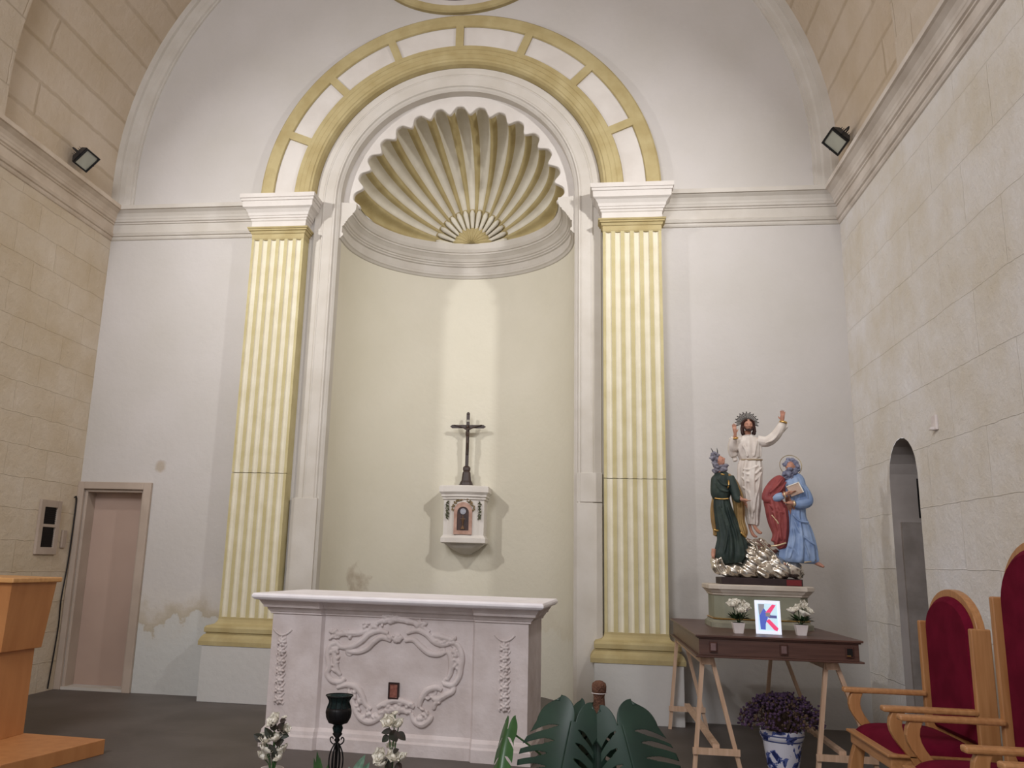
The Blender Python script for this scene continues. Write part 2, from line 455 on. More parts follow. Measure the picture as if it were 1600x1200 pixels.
# curved wall of the niche below the shell
NC = .2; NRR = 1.3
def niche_pt(t, r, z):
    """t 0..1 from left jamb round the back to the right jamb; r radius"""
    s = NC / (2 * NC + PI * NRR)
    if t < s: return (-r, NC * t / s, z)
    if t > 1 - s: return (r, NC * (1 - t) / s, z)
    a = PI - PI * (t - s) / (1 - 2 * s)
    return (r * math.cos(a), NC + r * math.sin(a), z)
nt_ = [0] + frange(NC / (2 * NC + PI * NRR), 1 - NC / (2 * NC + PI * NRR), 64) + [1]
mb = MB(); sweep(mb, [(NRR, 0), (NRR, 2.5), (NRR, 5.30)], lambda t, a, b: niche_pt(t, a, b), nt_)
struct(mb.build('wall_niche', M_NICHE, smooth=True), 'curved plaster wall inside the central apse niche', 'wall')

# side walls
def uvyz(mb): pass
mb = MB()
mb.grid(lambda u, v: (-XW, YN + u * (0 - YN), v * 5.3), 40, 16, uvf=lambda u, v: (YN + u * (0 - YN), v * 5.3))
struct(mb.build('wall_left', M_STONE_L), 'ochre ashlar stone wall on the left side', 'wall')
# right wall with the narrow arched passage
PY0, PY1, PZ, PR = -1.53, -.89, 2.18, .32     # passage jambs, springing, radius
mb = MB()
pc = (PY0 + PY1) / 2
ys = sorted(set([round(y, 4) for y in frange(YN, PY0, 24) + frange(PY0, PY1, 24) + frange(PY1, 0, 4)]))
for a, b in zip(ys[:-1], ys[1:]):
    def bot(y): return PZ + math.sqrt(max(PR * PR - (y - pc) ** 2, 0)) if PY0 < (a + b) / 2 < PY1 else 0
    q = [(XW, a, bot(a)), (XW, b, bot(b)), (XW, b, 5.3), (XW, a, 5.3)]
    i = mb.add(q, [(0, 1, 2, 3)])
    for k, p in enumerate(q): mb.uv[i + k] = (p[1] + .25, p[2] - .08)
def pass_pt(t, d):
    L = PZ; arc = PI * PR; T = 2 * L + arc; s = t * T
    if s < L: return (XW + d, PY1, s)
    if s > L + arc: return (XW + d, PY0, T - s)
    a = (s - L) / PR
    return (XW + d, pc + PR * math.cos(a), PZ + PR * math.sin(a))
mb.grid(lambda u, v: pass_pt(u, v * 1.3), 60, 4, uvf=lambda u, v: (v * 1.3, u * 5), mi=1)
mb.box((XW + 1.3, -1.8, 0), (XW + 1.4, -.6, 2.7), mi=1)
struct(mb.build('wall_right', [M_STONE_R, mat('shaded_grey_passage_render', (172, 164, 160), (152, 144, 139), .95, 3, bump=.3, bscale=12)]), 'pale grey ashlar stone wall on the right side', 'wall')  # passage is grey render, its colour darkened further to carry the recess shade
# broken ledge and dark slot inside the passage
mb = MB()
mb.box((XW + .06, PY1 - .035, 0), (XW + 1.28, PY1 + .02, 1.83))
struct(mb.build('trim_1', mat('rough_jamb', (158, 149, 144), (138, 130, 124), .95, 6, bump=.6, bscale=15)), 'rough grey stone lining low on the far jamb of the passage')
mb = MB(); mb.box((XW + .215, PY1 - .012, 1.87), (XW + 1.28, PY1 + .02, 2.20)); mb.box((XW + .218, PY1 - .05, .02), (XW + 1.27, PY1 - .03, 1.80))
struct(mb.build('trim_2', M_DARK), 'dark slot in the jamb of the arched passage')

# vault
mb = MB()
def vpt(u, v, r=RV):
    a = PI - PI * u
    return (r * math.cos(a), YN + v * (0.05 - YN), ZV + r * math.sin(a))
mb.grid(lambda u, v: vpt(u, v), 64, 30, uvf=lambda u, v: (YN + v * (0 - YN), u * PI * RV))
for sx, u0 in ((-1, 0), (1, PI * RV)):
    mb.grid(lambda u, v: (sx * XW, YN + v * (0.05 - YN), 5.2 + u * (ZV - 5.2)), 1, 30, uvf=lambda u, v: (YN + v * -YN, u0 - sx * -1 * 0 + (u * .4 - .4) * (1 if sx < 0 else -1)))
struct(mb.build('ceiling', M_VAULT, smooth=True), 'barrel vault of brownish ashlar courses', 'ceiling')
# transverse ribs
mb = MB()
for y0, y1 in ((-3.3, -2.08), (-8.0, -7.0), (-12.6, -11.6)):
    def rp(t, a, b):
        th = PI - PI * t
        return ((RV - b) * math.cos(th), a, ZV + (RV - b) * math.sin(th))
    sweep(mb, [(y0, -.02), (y0, .10), (y1, .10), (y1, -.02)], rp, frange(0, 1, 60))
    for sx in (-1, 1): mb.box((min(sx * 4.02, sx * 3.9), y0, 5.22), (max(sx * 4.02, sx * 3.9), y1, ZV))
i0 = 0
for k, v in enumerate(mb.v): mb.uv[k] = (v[1], math.atan2(v[2] - ZV, -v[0]) * RV)
struct(mb.build('trim_3', mat_stone('rib_ashlar', (214, 202, 188), (204, 190, 174), (182, 166, 148), bw=.6, rh=.36)), 'pale transverse rib across the vault')

# wall rib along the vault on the end wall
mb = MB()
def wr(t, a, b):
    th = PI - PI * t
    return (a * math.cos(th), b, ZV + a * math.sin(th))
sweep(mb, [(4.02, -.10), (3.93, -.10), (3.92, -.07), (3.86, -.065), (3.84, -.045), (3.80, -.04), (3.79, -.02), (3.77, -.02), (3.76, 0.01)], wr, frange(0, 1, 96))
for sx in (-1, 1):
    pts = [(4.02, -.10), (3.93, -.10), (3.92, -.07), (3.86, -.065), (3.84, -.045), (3.80, -.04), (3.79, -.02), (3.77, -.02), (3.76, 0.01)]
    sweep(mb, pts, lambda t, a, b: (sx * a, b, 5.25 + t * (ZV - 5.25)), [0, 1])
struct(mb.build('trim_4', M_BAND), 'plastered wall rib framing the lunette of the end wall')

# cornice of the end wall and of the side walls
CPROF = [(0, 4.885), (.012, 4.89), (.02, 4.905), (.02, 4.925), (.035, 4.93), (.045, 4.955), (.03, 4.965), (.022, 4.972), (.022, 5.07), (.035, 5.075), (.035, 5.09), (.05, 5.097), (.055, 5.12), (.06, 5.127),
         (.065, 5.15), (.085, 5.185), (.115, 5.207), (.12, 5.212), (.14, 5.215), (.14, 5.262), (0, 5.30)]
mb = MB()
for x0, x1 in ((-4.0, -2.2), (2.16, 4.0)):
    sweep(mb, CPROF, lambda t, a, b: (x0 + t * (x1 - x0), -a, b), [0, 1])
struct(mb.build('trim_5', M_BAND), 'pale moulded cornice across the end wall')
for n, sx, lab in (('trim_6', -1, 'moulded stone cornice along the left wall'), ('trim_7', 1, 'moulded stone cornice along the right wall')):
    mb = MB()
    rnd = random.Random(3)
    sweep(mb, [(a * 1.15, z) for a, z in CPROF], lambda t, a, b: (sx * (XW - a), YN + t * (-YN + 0.02), b), frange(0, 1, 120))
    struct(mb.build(n, M_CORN_STONE if sx < 0 else mat('cornice_stone_grey', (224, 216, 208), (204, 194, 184), .95, 3, bump=.3, bscale=20)), lab)

# white arch moulding round the niche, running down both jambs
mb = MB()
WP = [(1.58, .0), (1.575, -.02), (1.50, -.022), (1.485, -.035), (1.475, -.035), (1.47, -.03), (1.37, -.034), (1.36, -.048), (1.345, -.048), (1.335, -.03), (NR, -.02), (1.299, .0), (1.299, .12)]
sweep(mb, WP, lambda t, a, b: (a * math.cos(PI - PI * t), b, NZ + a * math.sin(PI - PI * t)), frange(0, 1, 80))
for sx in (-1, 1):
    sweep(mb, WP, lambda t, a, b: (sx * a, b, t * NZ), [0, .25, .5, .75, 1])
struct(mb.build('trim_8', M_BAND), 'pale moulded arch and jambs framing the niche')
# thicker lower blocks of the jambs with visible joints
mb = MB()
mb.box((-1.60, -.055, 0), (-1.325, .02, 1.995)); mb.box((1.33, -.055, 0), (1.58, .02, 2.0)); mb.box((1.33, -.045, 2.01), (1.58, .02, 2.30))
struct(mb.build('trim_9', M_BAND, bevel=.004), 'square lower blocks of the niche jambs')

# scalloped plate and shell
SC = 5.27
NFL = 15
def lobe(th):
    """0 in a channel centre, 1 on a ridge"""
    x = th / PI * NFL
    return .5 + .5 * math.cos(2 * PI * x)
shell = empty('scallop_shell', (0, 0, SC))
tag(shell, 'ribbed scallop shell half-dome in white and ochre filling the top of the niche', 'shell ornament')
mb = MB()
def plate_in(th):
    return 1.19 - .09 * (lobe(th) ** 1.6)
ths = frange(-.02, PI + .02, 300)
rings = []
b = len(mb.v)
for th in ths:
    for (r, y) in ((NR - .005, .105), (plate_in(th) + .008, .10), (plate_in(th), .11), (plate_in(th), .15)):
        mb.v.append((r * math.cos(th), y, max(r * math.sin(th), -.05)))
for i in range(len(ths) - 1):
    for j in range(3):
        mb.f.append((b + i * 4 + j, b + (i + 1) * 4 + j, b + (i + 1) * 4 + j + 1, b + i * 4 + j + 1)); mb.m.append(0)
for sx in (-1, 1): mb.box((min(sx * 1.12, sx * 1.315), .105, -.03), (max(sx * 1.12, sx * 1.315), .16, .03))
mb.build('scalloped_rim', M_WHITE, shell)

mb = MB()
HUBY = .15
def shell_pt(u, v):
    th = PI * u; ph = (.01 + .99 * v) * PI / 2
    l = lobe(th)
    dr = (.04 * (1 - l) - .085 * l ** 1.5) * math.sin(ph)
    r = 1.195 + dr
    depth = 1.30
    return (r * math.sin(ph) * math.cos(th), HUBY + depth * math.cos(ph) * (1 + dr * .3), r * math.sin(ph) * math.sin(th))
def shell_m(u, v):
    ph = (.01 + .99 * v) * 90
    l = lobe(PI * u)
    if ph < 20: return 1 if l > .62 else 0
    if ph < 23.5: return 1
    x = PI * u / PI * NFL
    if u < 1.0 / NFL or u > 1 - 1.0 / NFL: return 1
    return 1 if l > .6 else 0
mb.grid(shell_pt, NFL * 20, 40, mfn=shell_m)
mb.build('shell_fluting', [M_SHELLW, M_OCHRE], shell, smooth=True)
mb = MB()
for k in range(NFL):     # small raised petals round the hub
    th = PI * (k + .5) / NFL
    pts = [(r * math.cos(th), HUBY + 1.30 * math.cos(math.asin(min(r / 1.195, 1))) - .035, r * math.sin(th)) for r in (.20, .27, .34, .41, .45)]
    mb.tube(pts, [.016, .022, .028, .032, .016], 8)
mb.build('inner_petals', M_SHELLW, shell, smooth=True)
mb = MB()
def hub(u, v):
    th = PI * u; ph = PI / 2 * v
    r = .24 * (1 + .035 * math.cos(th * 26))
    return (r * math.sin(ph) * math.cos(th) * 1.05, 1.42 - .22 * math.cos(ph) * 1.0, r * math.sin(ph) * math.sin(th) * 1.0)
def hub2(u, v):      # ribs fan up from the bottom middle
    th = PI * u
    k = 1 + .05 * math.cos(th * 24)
    return (.27 * v * math.cos(th) * k, 1.45 - .14 * math.sqrt(max(1 - v * v, 0)) * k, .27 * v * math.sin(th) * k)
mb.grid(hub2, 156, 14)
mb.build('shell_hub', M_OCHRE, shell, smooth=True)

# curved cornice under the shell
mb = MB()
NP = [(0, 4.865), (.015, 4.87), (.03, 4.89), (.045, 4.90), (.045, 4.925), (.03, 4.935), (.03, 5.01), (.05, 5.02), (.05, 5.035), (.065, 5.045), (.065, 5.06), (.08, 5.07), (.095, 5.10), (.13, 5.135), (.14, 5.14), (.14, 5.16), (.155, 5.165), (.175, 5.20), (.18, 5.26), (.18, 5.275), (0, 5.29)]
sweep(mb, NP, lambda t, a, b: niche_pt(t, NRR - a, b), [0.004] + nt_[1:-1] + [1 - .004])
for t_ in (.004, 1 - .004): mb.add([niche_pt(t_, NRR - a, b) for a, b in NP], [tuple(range(len(NP)))])
struct(mb.build('trim_10', M_BAND, smooth=False), 'pale curved cornice running round the niche below the shell')

# archivolt
arch = empty('archivolt', (0, 0, NZ))
tag(arch, 'ochre painted round arch with eight pale sunken panels above the niche', 'arch')
mb = MB()
prof = [(2.21, 0.0), (2.21, -.08), (2.19, -.10), (2.12, -.105), (2.06, -.10), (2.05, -.08)]
def ap(t, a, b): return (a * math.cos(PI - PI * t), b, a * math.sin(PI - PI * t))
sweep(mb, prof, ap, frange(0, 1, 96))
prof2 = [(1.82, -.08), (1.81, -.10), (1.76, -.105), (1.745, -.115), (1.70, -.115), (1.69, -.125), (1.64, -.125), (1.63, -.115), (1.61, -.11), (1.59, -.08), (1.58, -.02), (1.58, 0.0)]
sweep(mb, prof2, ap, frange(0, 1, 96))
for k in range(1, 8):
    th = PI * k / 8
    c, s_ = math.cos(th), math.sin(th)
    mtx = Matrix(((c, -s_, 0, 0), (0, 0, 1, 0), (s_, c, 0, 0), (0, 0, 0, 1)))
    vs = [(1.80, -.045, -.10), (2.08, -.045, -.10), (2.08, .045, -.10), (1.80, .045, -.10)]
    mb.box((1.80, -.045, -.102), (2.08, .045, -.05), mt=mtx)
mb.build('ochre_ribbing', M_OCHRE, arch)
for k in range(8):
    mb = MB()
    sweep(mb, [(2.07, -.075), (1.80, -.075)], ap, frange((k + .03) / 8, (k + .97) / 8, 12))
    mb.build('pale_panel', M_WHITE, arch)

# oculus high up
mb = MB()
oc = (0.0, 8.33)
def op(t, a, b): return (oc[0] + (1.1 - a) * math.cos(2 * PI * t), b, oc[1] + (.77 - a * .95) * math.sin(2 * PI * t))
sweep(mb, [(0, 0), (.0, -.05), (.02, -.07), (.05, -.07), (.06, -.055), (.09, -.055), (.10, -.03), (.115, -.03)], op, frange(0, 1, 72))
win = mb.build('window_1', M_OCHRE)
struct(win, 'oval oculus with ochre moulded rim above the arch', 'window')
mb = MB(); sweep(mb, [(.11, -.03), (.20, -.012), (.21, -.004)], op, frange(0, 1, 72)); mb.build('window_reveal', M_WHITE, win)
mb = MB()
mb.lathe([(.0, 0), (1, 0), (1, .001)], seg=48)
mb.v = [(oc[0] + v[0] * .56, -.012 - v[2], oc[1] - .02 + v[1] * .60) for v in mb.v]
mb.build('window_opening', M_DARK, win)
mb = MB(); mb.box((-1.0, -.006, oc[1] - .62), (1.0, -.003, oc[1] + .62)); 
mb = MB()
b0 = mb.add([(oc[0] + .9 * math.cos(2 * PI * k / 48), -.006, oc[1] + .575 * math.sin(2 * PI * k / 48)) for k in range(48)], [tuple(range(48))])
mb.build('window_surround', M_WHITE, win)

# ------------------------------------------------------------------ pilasters
def pilaster(x0, x1, label):
    """front face from x0 to x1"""
    t = empty('fluted_pilaster', ((x0 + x1) / 2, 0, 0)); hw = (x1 - x0) / 2
    tag(t, label, 'pilaster')
    D = .17
    mb = MB(); mb.box((-hw - .10, -.30, 0), (hw + .115, .0, .525)); mb.build('pedestal', M_WALL, t, bevel=.006)
    mb = MB()
    BP = [(.135, .525), (.135, .565), (.12, .60), (.10, .625), (.085, .63), (.085, .645), (.10, .65), (.10, .69), (.085, .71), (.06, .715), (.03, .725), (.01, .745), (0, .775), (-.02, .775)]
    def pp(t_, a, z):
        P = [(-hw - a, 0), (-hw - a, -D - a), (hw + a, -D - a), (hw + a, 0)]
        return (*P[int(t_)], z)
    sweep(mb, BP, pp, [0, 1, 2, 3]); mb.build('base_moulding', M_OCHRE, t)
    # shaft with six flutes; two stones
    for zz0, zz1 in ((.77, 2.232), (2.238, 4.80)):
        mb = MB()
        n = 6; pts = []
        edge = .028; fw = .058; gap = (2 * hw - 2 * edge - n * fw) / (n - 1)
        pts.append((-hw, 0, 1)); pts.append((-hw, -D, 1))
        x = -hw + edge
        for k in range(n):
            pts.append((x - .001, -D, 0))
            for q in range(1, 10):
                a = PI * q / 10
                pts.append((x + fw / 2 - fw / 2 * math.cos(a), -D + .022 * math.sin(a), 0 if q < 10 else 1))
            pts.append((x + fw, -D, 1))
            x += fw + gap
        pts.append((hw, -D, 1)); pts.append((hw, 0, 1))
        sweep(mb, [(p[0], p[1], p[2]) for p in pts], lambda t_, a, b: (a, b, zz0 + t_ * (zz1 - zz0)), [0, 1])
        mb.build('shaft', [M_FLUTE, M_YFLUTE], t, smooth=True, auto=35)
    mb = MB(); mb.box((-hw - .002, -D - .002, .76), (hw + .002, 0, .79)); mb.build('base_fillet', M_OCHRE, t)
    mb = MB(); mb.box((-hw + .002, -D + .03, 2.22), (hw - .002, 0, 2.25)); mb.build('shaft_joint', M_YFLUTE, t)
    mb = MB(); mb.box((-hw + .001, -D + .001, 4.79), (hw - .001, 0, 4.86)); mb.build('necking', M_OCHRE, t)
    mb = MB()
    AP = [(.003, 4.80), (.003, 4.855), (.012, 4.86), (.02, 4.885), (.035, 4.89), (.035, 4.905), (.045, 4.91), (.05, 4.925), (.03, 4.935), (0, 4.94)]
    sweep(mb, AP, pp, [0, 1, 2, 3]); mb.build('astragal', M_OCHRE, t)
    mb = MB()
    CP = [(0.0, 4.93), (.012, 4.935), (.012, 5.00), (.022, 5.01), (.025, 5.03), (.035, 5.035), (.038, 5.055), (.045, 5.06), (.052, 5.09), (.075, 5.125), (.095, 5.14), (.10, 5.143), (.105, 5.205), (.115, 5.21), (.118, 5.235), (.128, 5.24), (.13, 5.285), (-hw + .01, 5.285)]
    sweep(mb, CP, pp, [0, 1, 2, 3]); mb.build('capital', M_WHITE, t)
    return t
pilaster(-2.225, -1.635, 'cream and ochre fluted pilaster left of the niche, its base half hidden by the altar')
pilaster(1.595, 2.19, 'cream and ochre fluted pilaster right of the niche beside the statue table')

# ------------------------------------------------------------------ door
mb = MB(); mb.box((DX0, .16, .03), (DX1, .22, DZ))
door = mb.build('door_1', M_DOOR); struct(door, 'plain pinkish-brown door set in a reveal at the left corner', 'door')
mb = MB()
mb.box((-3.999, -.04, 0), (DX0, .0, 2.125)); mb.box((DX1, -.04, 0), (DX1 + .085, .0, 2.125)); mb.box((DX0, -.04, DZ), (DX1, .0, 2.125))
mb.box((-3.93, 0, 0), (-3.90, .16, DZ)); mb.box((DX1 - .03, 0, 0), (DX1, .16, DZ)); mb.box((-3.90, 0, DZ - .03), (DX1 - .03, .16, DZ))
mb.build('door_frame', M_FRAME, door, bevel=.004)
mb = MB(); mb.box((DX0, -.02, 0), (DX1, .16, .028)); mb.build('door_sill', M_BAND, door)
mb = MB(); mb.ball((DX1 - .055, .155, 1.08), .014, 10, 8); mb.build('lock', M_BLACK, door)

# wall fixtures on the left wall
t = empty('wall_vent', (-XW, -.49, 1.35)); tag(t, 'pinkish framed panel with two dark grilles on the left wall near the door', 'vent')
mb = MB()
for lo, hi in (((0, -.17, 0), (.03, -.105, .54)), ((0, .105, 0), (.03, .17, .54)), ((0, -.105, 0), (.03, .105, .07)), ((0, -.105, .27), (.03, .105, .30)), ((0, -.105, .47), (.03, .105, .54))): mb.box(lo, hi)
mb.build('frame', M_FRAME, t, bevel=.003)
for z in (.07, .30):
    mb = MB(); mb.box((0, -.105, z), (.008, .105, z + .20 if z < .2 else .47))
    for k in range(8): mb.box((.008, -.105, z + .01 + k * .02), (.016, .105, z + .018 + k * .02))
    mb.build('grille', M_BLACK, t)
mb = MB(); mb.box((-XW, -.235, 1.42), (-XW + .025, -.165, 1.60))
tag(mb.build('junction_box', M_FRAME, bevel=.004), 'small pale wall box between the framed panel and the door', 'junction box')
mb = MB()
pts = catmull([(-3.985, -.22, 1.42), (-3.985, -.19, 1.5), (-3.985, -.10, 1.95), (-3.985, -.06, 1.9), (-3.985, -.07, 1.3), (-3.985, -.11, .9), (-3.985, -.10, .6), (-3.985, -.15, .02)][2:], 6)
mb.tube(pts, .007, 6); tag(mb.build('cable', M_BLACK), 'thin dark cable running down the corner beside the door', 'cable')
mb = MB(); mb.box((XW - .02, -2.01, 2.45), (XW, -1.93, 2.56)); mb.box((XW - .05, -1.99, 2.45), (XW - .02, -1.95, 2.47))
tag(mb.build('wall_bracket', M_POTW, bevel=.004), 'small white fitting on the right wall near the arched passage', 'wall fitting')

# ------------------------------------------------------------------ floodlights
def floodlight(loc, nrm, label, lit=0.0, flip=1):
    t = empty('floodlight', loc); tag(t, label, 'floodlight')
    n = Vector(nrm).normalized(); y = Vector((0, 1, 0)); y = (y - n * y.dot(n)).normalized(); x = y.cross(n)
    B = Matrix((x, y, n)).transposed().to_4x4()
    def T(mb): mb.v = [tuple(B @ Vector(v)) for v in mb.v]; return mb
    a, b_ = .105, .115
    mb = MB()
    mb.taper_box((0, 0, -.10), (a * .62, b_ * .62), (0, 0, -.012), (a, b_))
    for k in range(6):
        xx = -.05 + k * .02
        mb.box((xx - .002, -.075, -.125), (xx + .002, .075, -.05))
    T(mb).build('housing', M_LAMP, t)
    mb = MB(); r = .017
    for lo, hi in (((-a, -b_, -.012), (-a + r, b_, .014)), ((a - r, -b_, -.012), (a, b_, .014)), ((-a + r, -b_, -.012), (a - r, -b_ + r, .014)), ((-a + r, b_ - r, -.012), (a - r, b_, .014))): mb.box(lo, hi)
    T(mb).build('bezel', M_BLACK, t, bevel=.003)
    mb = MB(); mb.box((-a + r, -b_ + r, -.01), (a - r, b_ - r, .0))
    T(mb).build('glass', M_LGLASS if not lit else mat_emit('lit_glass', (255, 240, 220), lit), t)
    mb = MB(); mb.tube([(0, b_ + .012, 0), (0, b_ + .012, -.12), (0, b_ * .5, -.165), (0, -b_ * .5, -.165), (0, -b_ - .012, -.12), (0, -b_ - .012, 0)], .008, 6)
    T(mb).build('bracket', M_LAMP, t)
    return t
floodlight((-3.84, -.88, 5.45), (.72, -.05, -.7), 'dark square floodlight with plain glass on the left wall cornice')
floodlight((3.83, -.60, 5.50), (-.72, -.25, -.7), 'dark square floodlight with a bright tube reflection on the right wall cornice')
floodlight((3.82, -3.62, 5.62), (-.75, .25, .25), 'lit floodlight on the right cornice by the vault rib', lit=12)
floodlight((-3.82, -3.62, 5.62), (.75, .25, .25), 'lit floodlight on the left cornice by the vault rib', lit=12)

# ------------------------------------------------------------------ tabernacle and crucifix
tb = empty('tabernacle', (.025, 1.5, 1.6)); tag(tb, 'small white wall tabernacle with painted glass door inside the niche', 'tabernacle')
def bow(w, y, bulge, z, n=12, r=.03):
    """plan outline with bowed front: centre (0), half width w, front at y"""
    P = [(-w, 0.02)]
    P.append((-w, y + bulge))
    for k in range(n + 1):
        a = -1 + 2 * k / n
        P.append((a * (w - .05), y + bulge * .9 * abs(a) ** 2.5))
    P.append((w, y + bulge)); P.append((w, .02))
    return [(p[0], p[1], z) for p in P]
mb = MB()
mb.sections([bow(.235, -.36, .05, .09), bow(.235, -.36, .05, .50)])
mb.build('body', M_WHITE, tb, bevel=.003)
mb = MB()
mb.sections([bow(.05, -.10, .02, -.12), bow(.15, -.22, .04, -.06), bow(.225, -.34, .05, 0)])
mb.build('corbel', M_BAND, tb, smooth=True)
mb = MB()
mb.sections([bow(w_, y_, .05, z_) for w_, y_, z_ in ((.24, -.36, 0), (.258, -.385, .01), (.258, -.385, .06), (.24, -.365, .085), (.235, -.36, .095))])
mb.build('base_ledge', M_WHITE, tb)
mb = MB()
mb.sections([bow(w_, y_, .05, z_) for w_, y_, z_ in ((.238, -.36, .49), (.25, -.375, .50), (.25, -.375, .52), (.262, -.39, .53), (.262, -.39, .55), (.28, -.41, .575), (.285, -.415, .58), (.285, -.415, .645), (.265, -.40, .655))])
mb.build('cap', M_WHITE, tb)
dr = MB()
def arched(w, h0, z0, n=14):
    return [(-w, z0), (w, z0)] + [(w * math.cos(PI * k / n), h0 + w * math.sin(PI * k / n)) for k in range(0, n + 1)]
A = arched(.105, .36, .10); Bq = arched(.068, .345, .145)
# frame as ring with the same number of points
n = len(A)
dr.add([(a[0], -.372, a[1]) for a in A] + [(b_[0], -.372, b_[1]) for b_ in Bq] + [(b_[0], -.355, b_[1]) for b_ in Bq] + [(a[0], -.35, a[1]) for a in A],
       [(i, (i + 1) % n, n + (i + 1) % n, n + i) for i in range(n)] + [(n + i, n + (i + 1) % n, 2 * n + (i + 1) % n, 2 * n + i) for i in range(n)] + [(3 * n + i, 3 * n + (i + 1) % n, (i + 1) % n, i) for i in range(n)])
dframe = dr.build('door', mat('faded_pink_frame', (184, 150, 136), (160, 124, 108), .6, 14), tb)
mb = MB(); mb.add([(b_[0], -.362, b_[1]) for b_ in Bq], [tuple(range(n))]); mb.build('glass_pane', mat('dark_brown_pane', (52, 40, 40), (74, 52, 46), .2, 14), dframe)
mb = MB(); mb.lathe([(0, 0), (.034, 0), (.034, .006), (0, .006)], seg=20)
mb.v = [(v[0], -.364 - v[2], .36 + v[1]) for v in mb.v]; mb.build('white_host', mat('host', (168, 168, 176), (140, 140, 150), .5, 20), dframe)
mb = MB(); mb.tube([(0, -.366, .32), (0, -.366, .28)], [.004, .006], 6); mb.box((-.03, -.368, .272), (.03, -.363, .278)); mb.tube([(0, -.366, .272), (0, -.366, .20), (0, -.366, .16)], [.018, .006, .03], 8)
mb.build('chalice', mat('bronze', (120, 92, 70), None, .4, 12, metal=.4), dframe)
def garland(mb, pts, r, rnd, n=10, dy=0):
    for i, p in enumerate(pts):
        for k in range(n):
            c = (p[0] + rnd.uniform(-r, r), p[1] + rnd.uniform(-.004, .002), p[2] + rnd.uniform(-r, r))
            mb.ball(c, (r * .55, .006, r * .75), 6, 5, mt=Matrix.Rotation(rnd.uniform(0, PI), 4, 'Y'))
rnd = random.Random(5)
for sx in (-1, 1):
    mb = MB(); garland(mb, [(sx * .187, -.355 + .012, .46 - .02 * k) for k in range(10)], .014, rnd, 4)
    mb.build('side_garland', mat('tarnished_green_gold', (84, 84, 62), (60, 62, 46), .5, 30, metal=.3), tb)
mb = MB(); garland(mb, [(.118 * math.cos(PI * k / 14), -.366, .385 + .115 * math.sin(PI * k / 14)) for k in range(15)], .014, rnd, 4)
mb.build('arch_garland', mat('tarnished_gold', (150, 124, 88), (84, 80, 58), .5, 40, metal=.3), tb)

cr = empty('crucifix', (.02, 1.36, 2.255)); tag(cr, 'dark wooden standing crucifix on top of the white tabernacle', 'crucifix')
M_CROSS = mat_wood('dark_cross_wood', (62, 44, 38), (40, 28, 26), 2, .5)
mb = MB()
prof = [(.085, 0), (.085, .025), (.075, .03), (.07, .05), (.055, .075), (.05, .12), (.045, .17), (.035, .185), (.042, .20), (.042, .23), (.028, .245), (.018, .25)]
rings = [[(sx * r, sy * r * .7, z) for sx, sy in ((-1, -.6), (-.6, -1), (.6, -1), (1, -.6), (1, .6), (.6, 1), (-.6, 1), (-1, .6))] for r, z in prof]
mb.sections(rings); mb.build('base', M_CROSS, cr)
mb = MB(); mb.box((-.019, -.012, .24), (.019, .012, .86)); mb.box((-.19, -.012, .70), (.19, .012, .738))
for sx in (-1, 1): mb.add([(sx * .19, -.012, .70), (sx * .215, -.012, .719), (sx * .19, -.012, .738), (sx * .19, .012, .70), (sx * .215, .012, .719), (sx * .19, .012, .738)], [(0, 1, 2), (3, 4, 5), (0, 1, 4, 3), (1, 2, 5, 4)])
mb.ball((0, 0, .872), (.022, .014, .024), 8, 6)
mb.build('cross', M_CROSS, cr, bevel=.002)
mb = MB()
mb.ball((0, -.035, .715), (.018, .018, .024))
mb.tube(catmull([(-.17, -.02, .735), (-.09, -.024, .715), (-.03, -.028, .69), (0, -.03, .68), (.03, -.028, .69), (.09, -.024, .715), (.17, -.02, .735)], 4), [.006] * 4 + [.008] * 4 + [.011] * 4 + [.014] * 4 + [.011] * 4 + [.008] * 4 + [.006], 8)
mb.tube(catmull([(0, -.03, .70), (0, -.032, .65), (0, -.028, .60), (.004, -.03, .56), (.006, -.036, .50), (0, -.028, .44), (0, -.03, .38)], 4), [.014] * 4 + [.022] * 4 + [.016] * 4 + [.02] * 4 + [.014] * 4 + [.010] * 4 + [.008], 8)
c_ = mb.build('corpus', mat('dark_bronze', (70, 54, 46), (52, 40, 34), .45, 20), cr); join_smooth(c_, .004, smooth=2)
mb = MB(); mb.box((-.024, -.018, .775), (.024, -.010, .80)); mb.build('title_plate', mat('pale_metal', (170, 164, 150), None, .5, 9), cr)

# ------------------------------------------------------------------ altar
AH = [0.0015736655, 7.1339124e-05, -1.2773426, 0.00010766244, -0.0014128209, 1.2382122, 4.6023815e-05, 5.0343641e-05]
def AF(u, v):
    """altar-front measuring sheet -> local metres"""
    w_ = AH[6] * u + AH[7] * v + 1
    return ((AH[0] * u + AH[1] * v + AH[2]) / w_, (AH[3] * u + AH[4] * v + AH[5]) / w_)
alt = empty('altar', (.012, -2.078, 0), R(-3.7)); tag(alt, 'carved pale pink stone altar block with thick white top slab', 'altar')
mb = MB()
mb.sections([[(sx * w_, y, z) for sx, y in ((-1, f), (1, f), (1, .87), (-1, .87))] for w_, f, z in ((1.07, -.09, 1.065), (1.11, -.13, 1.075), (1.125, -.145, 1.09), (1.125, -.145, 1.105), (1.115, -.135, 1.12))])
mb.build('top_slab', M_ALTAR_TOP, alt, bevel=.004)
def altar_section(front, z, w_=1.005):
    """plan outline: side blocks project from the centre panel"""
    f = front
    return [(-w_, f, z), (-.60, f, z), (-.58, f + .035, z), (.58, f + .035, z), (.60, f, z), (w_, f, z), (w_, .80, z), (-w_, .80, z)]
mb = MB()
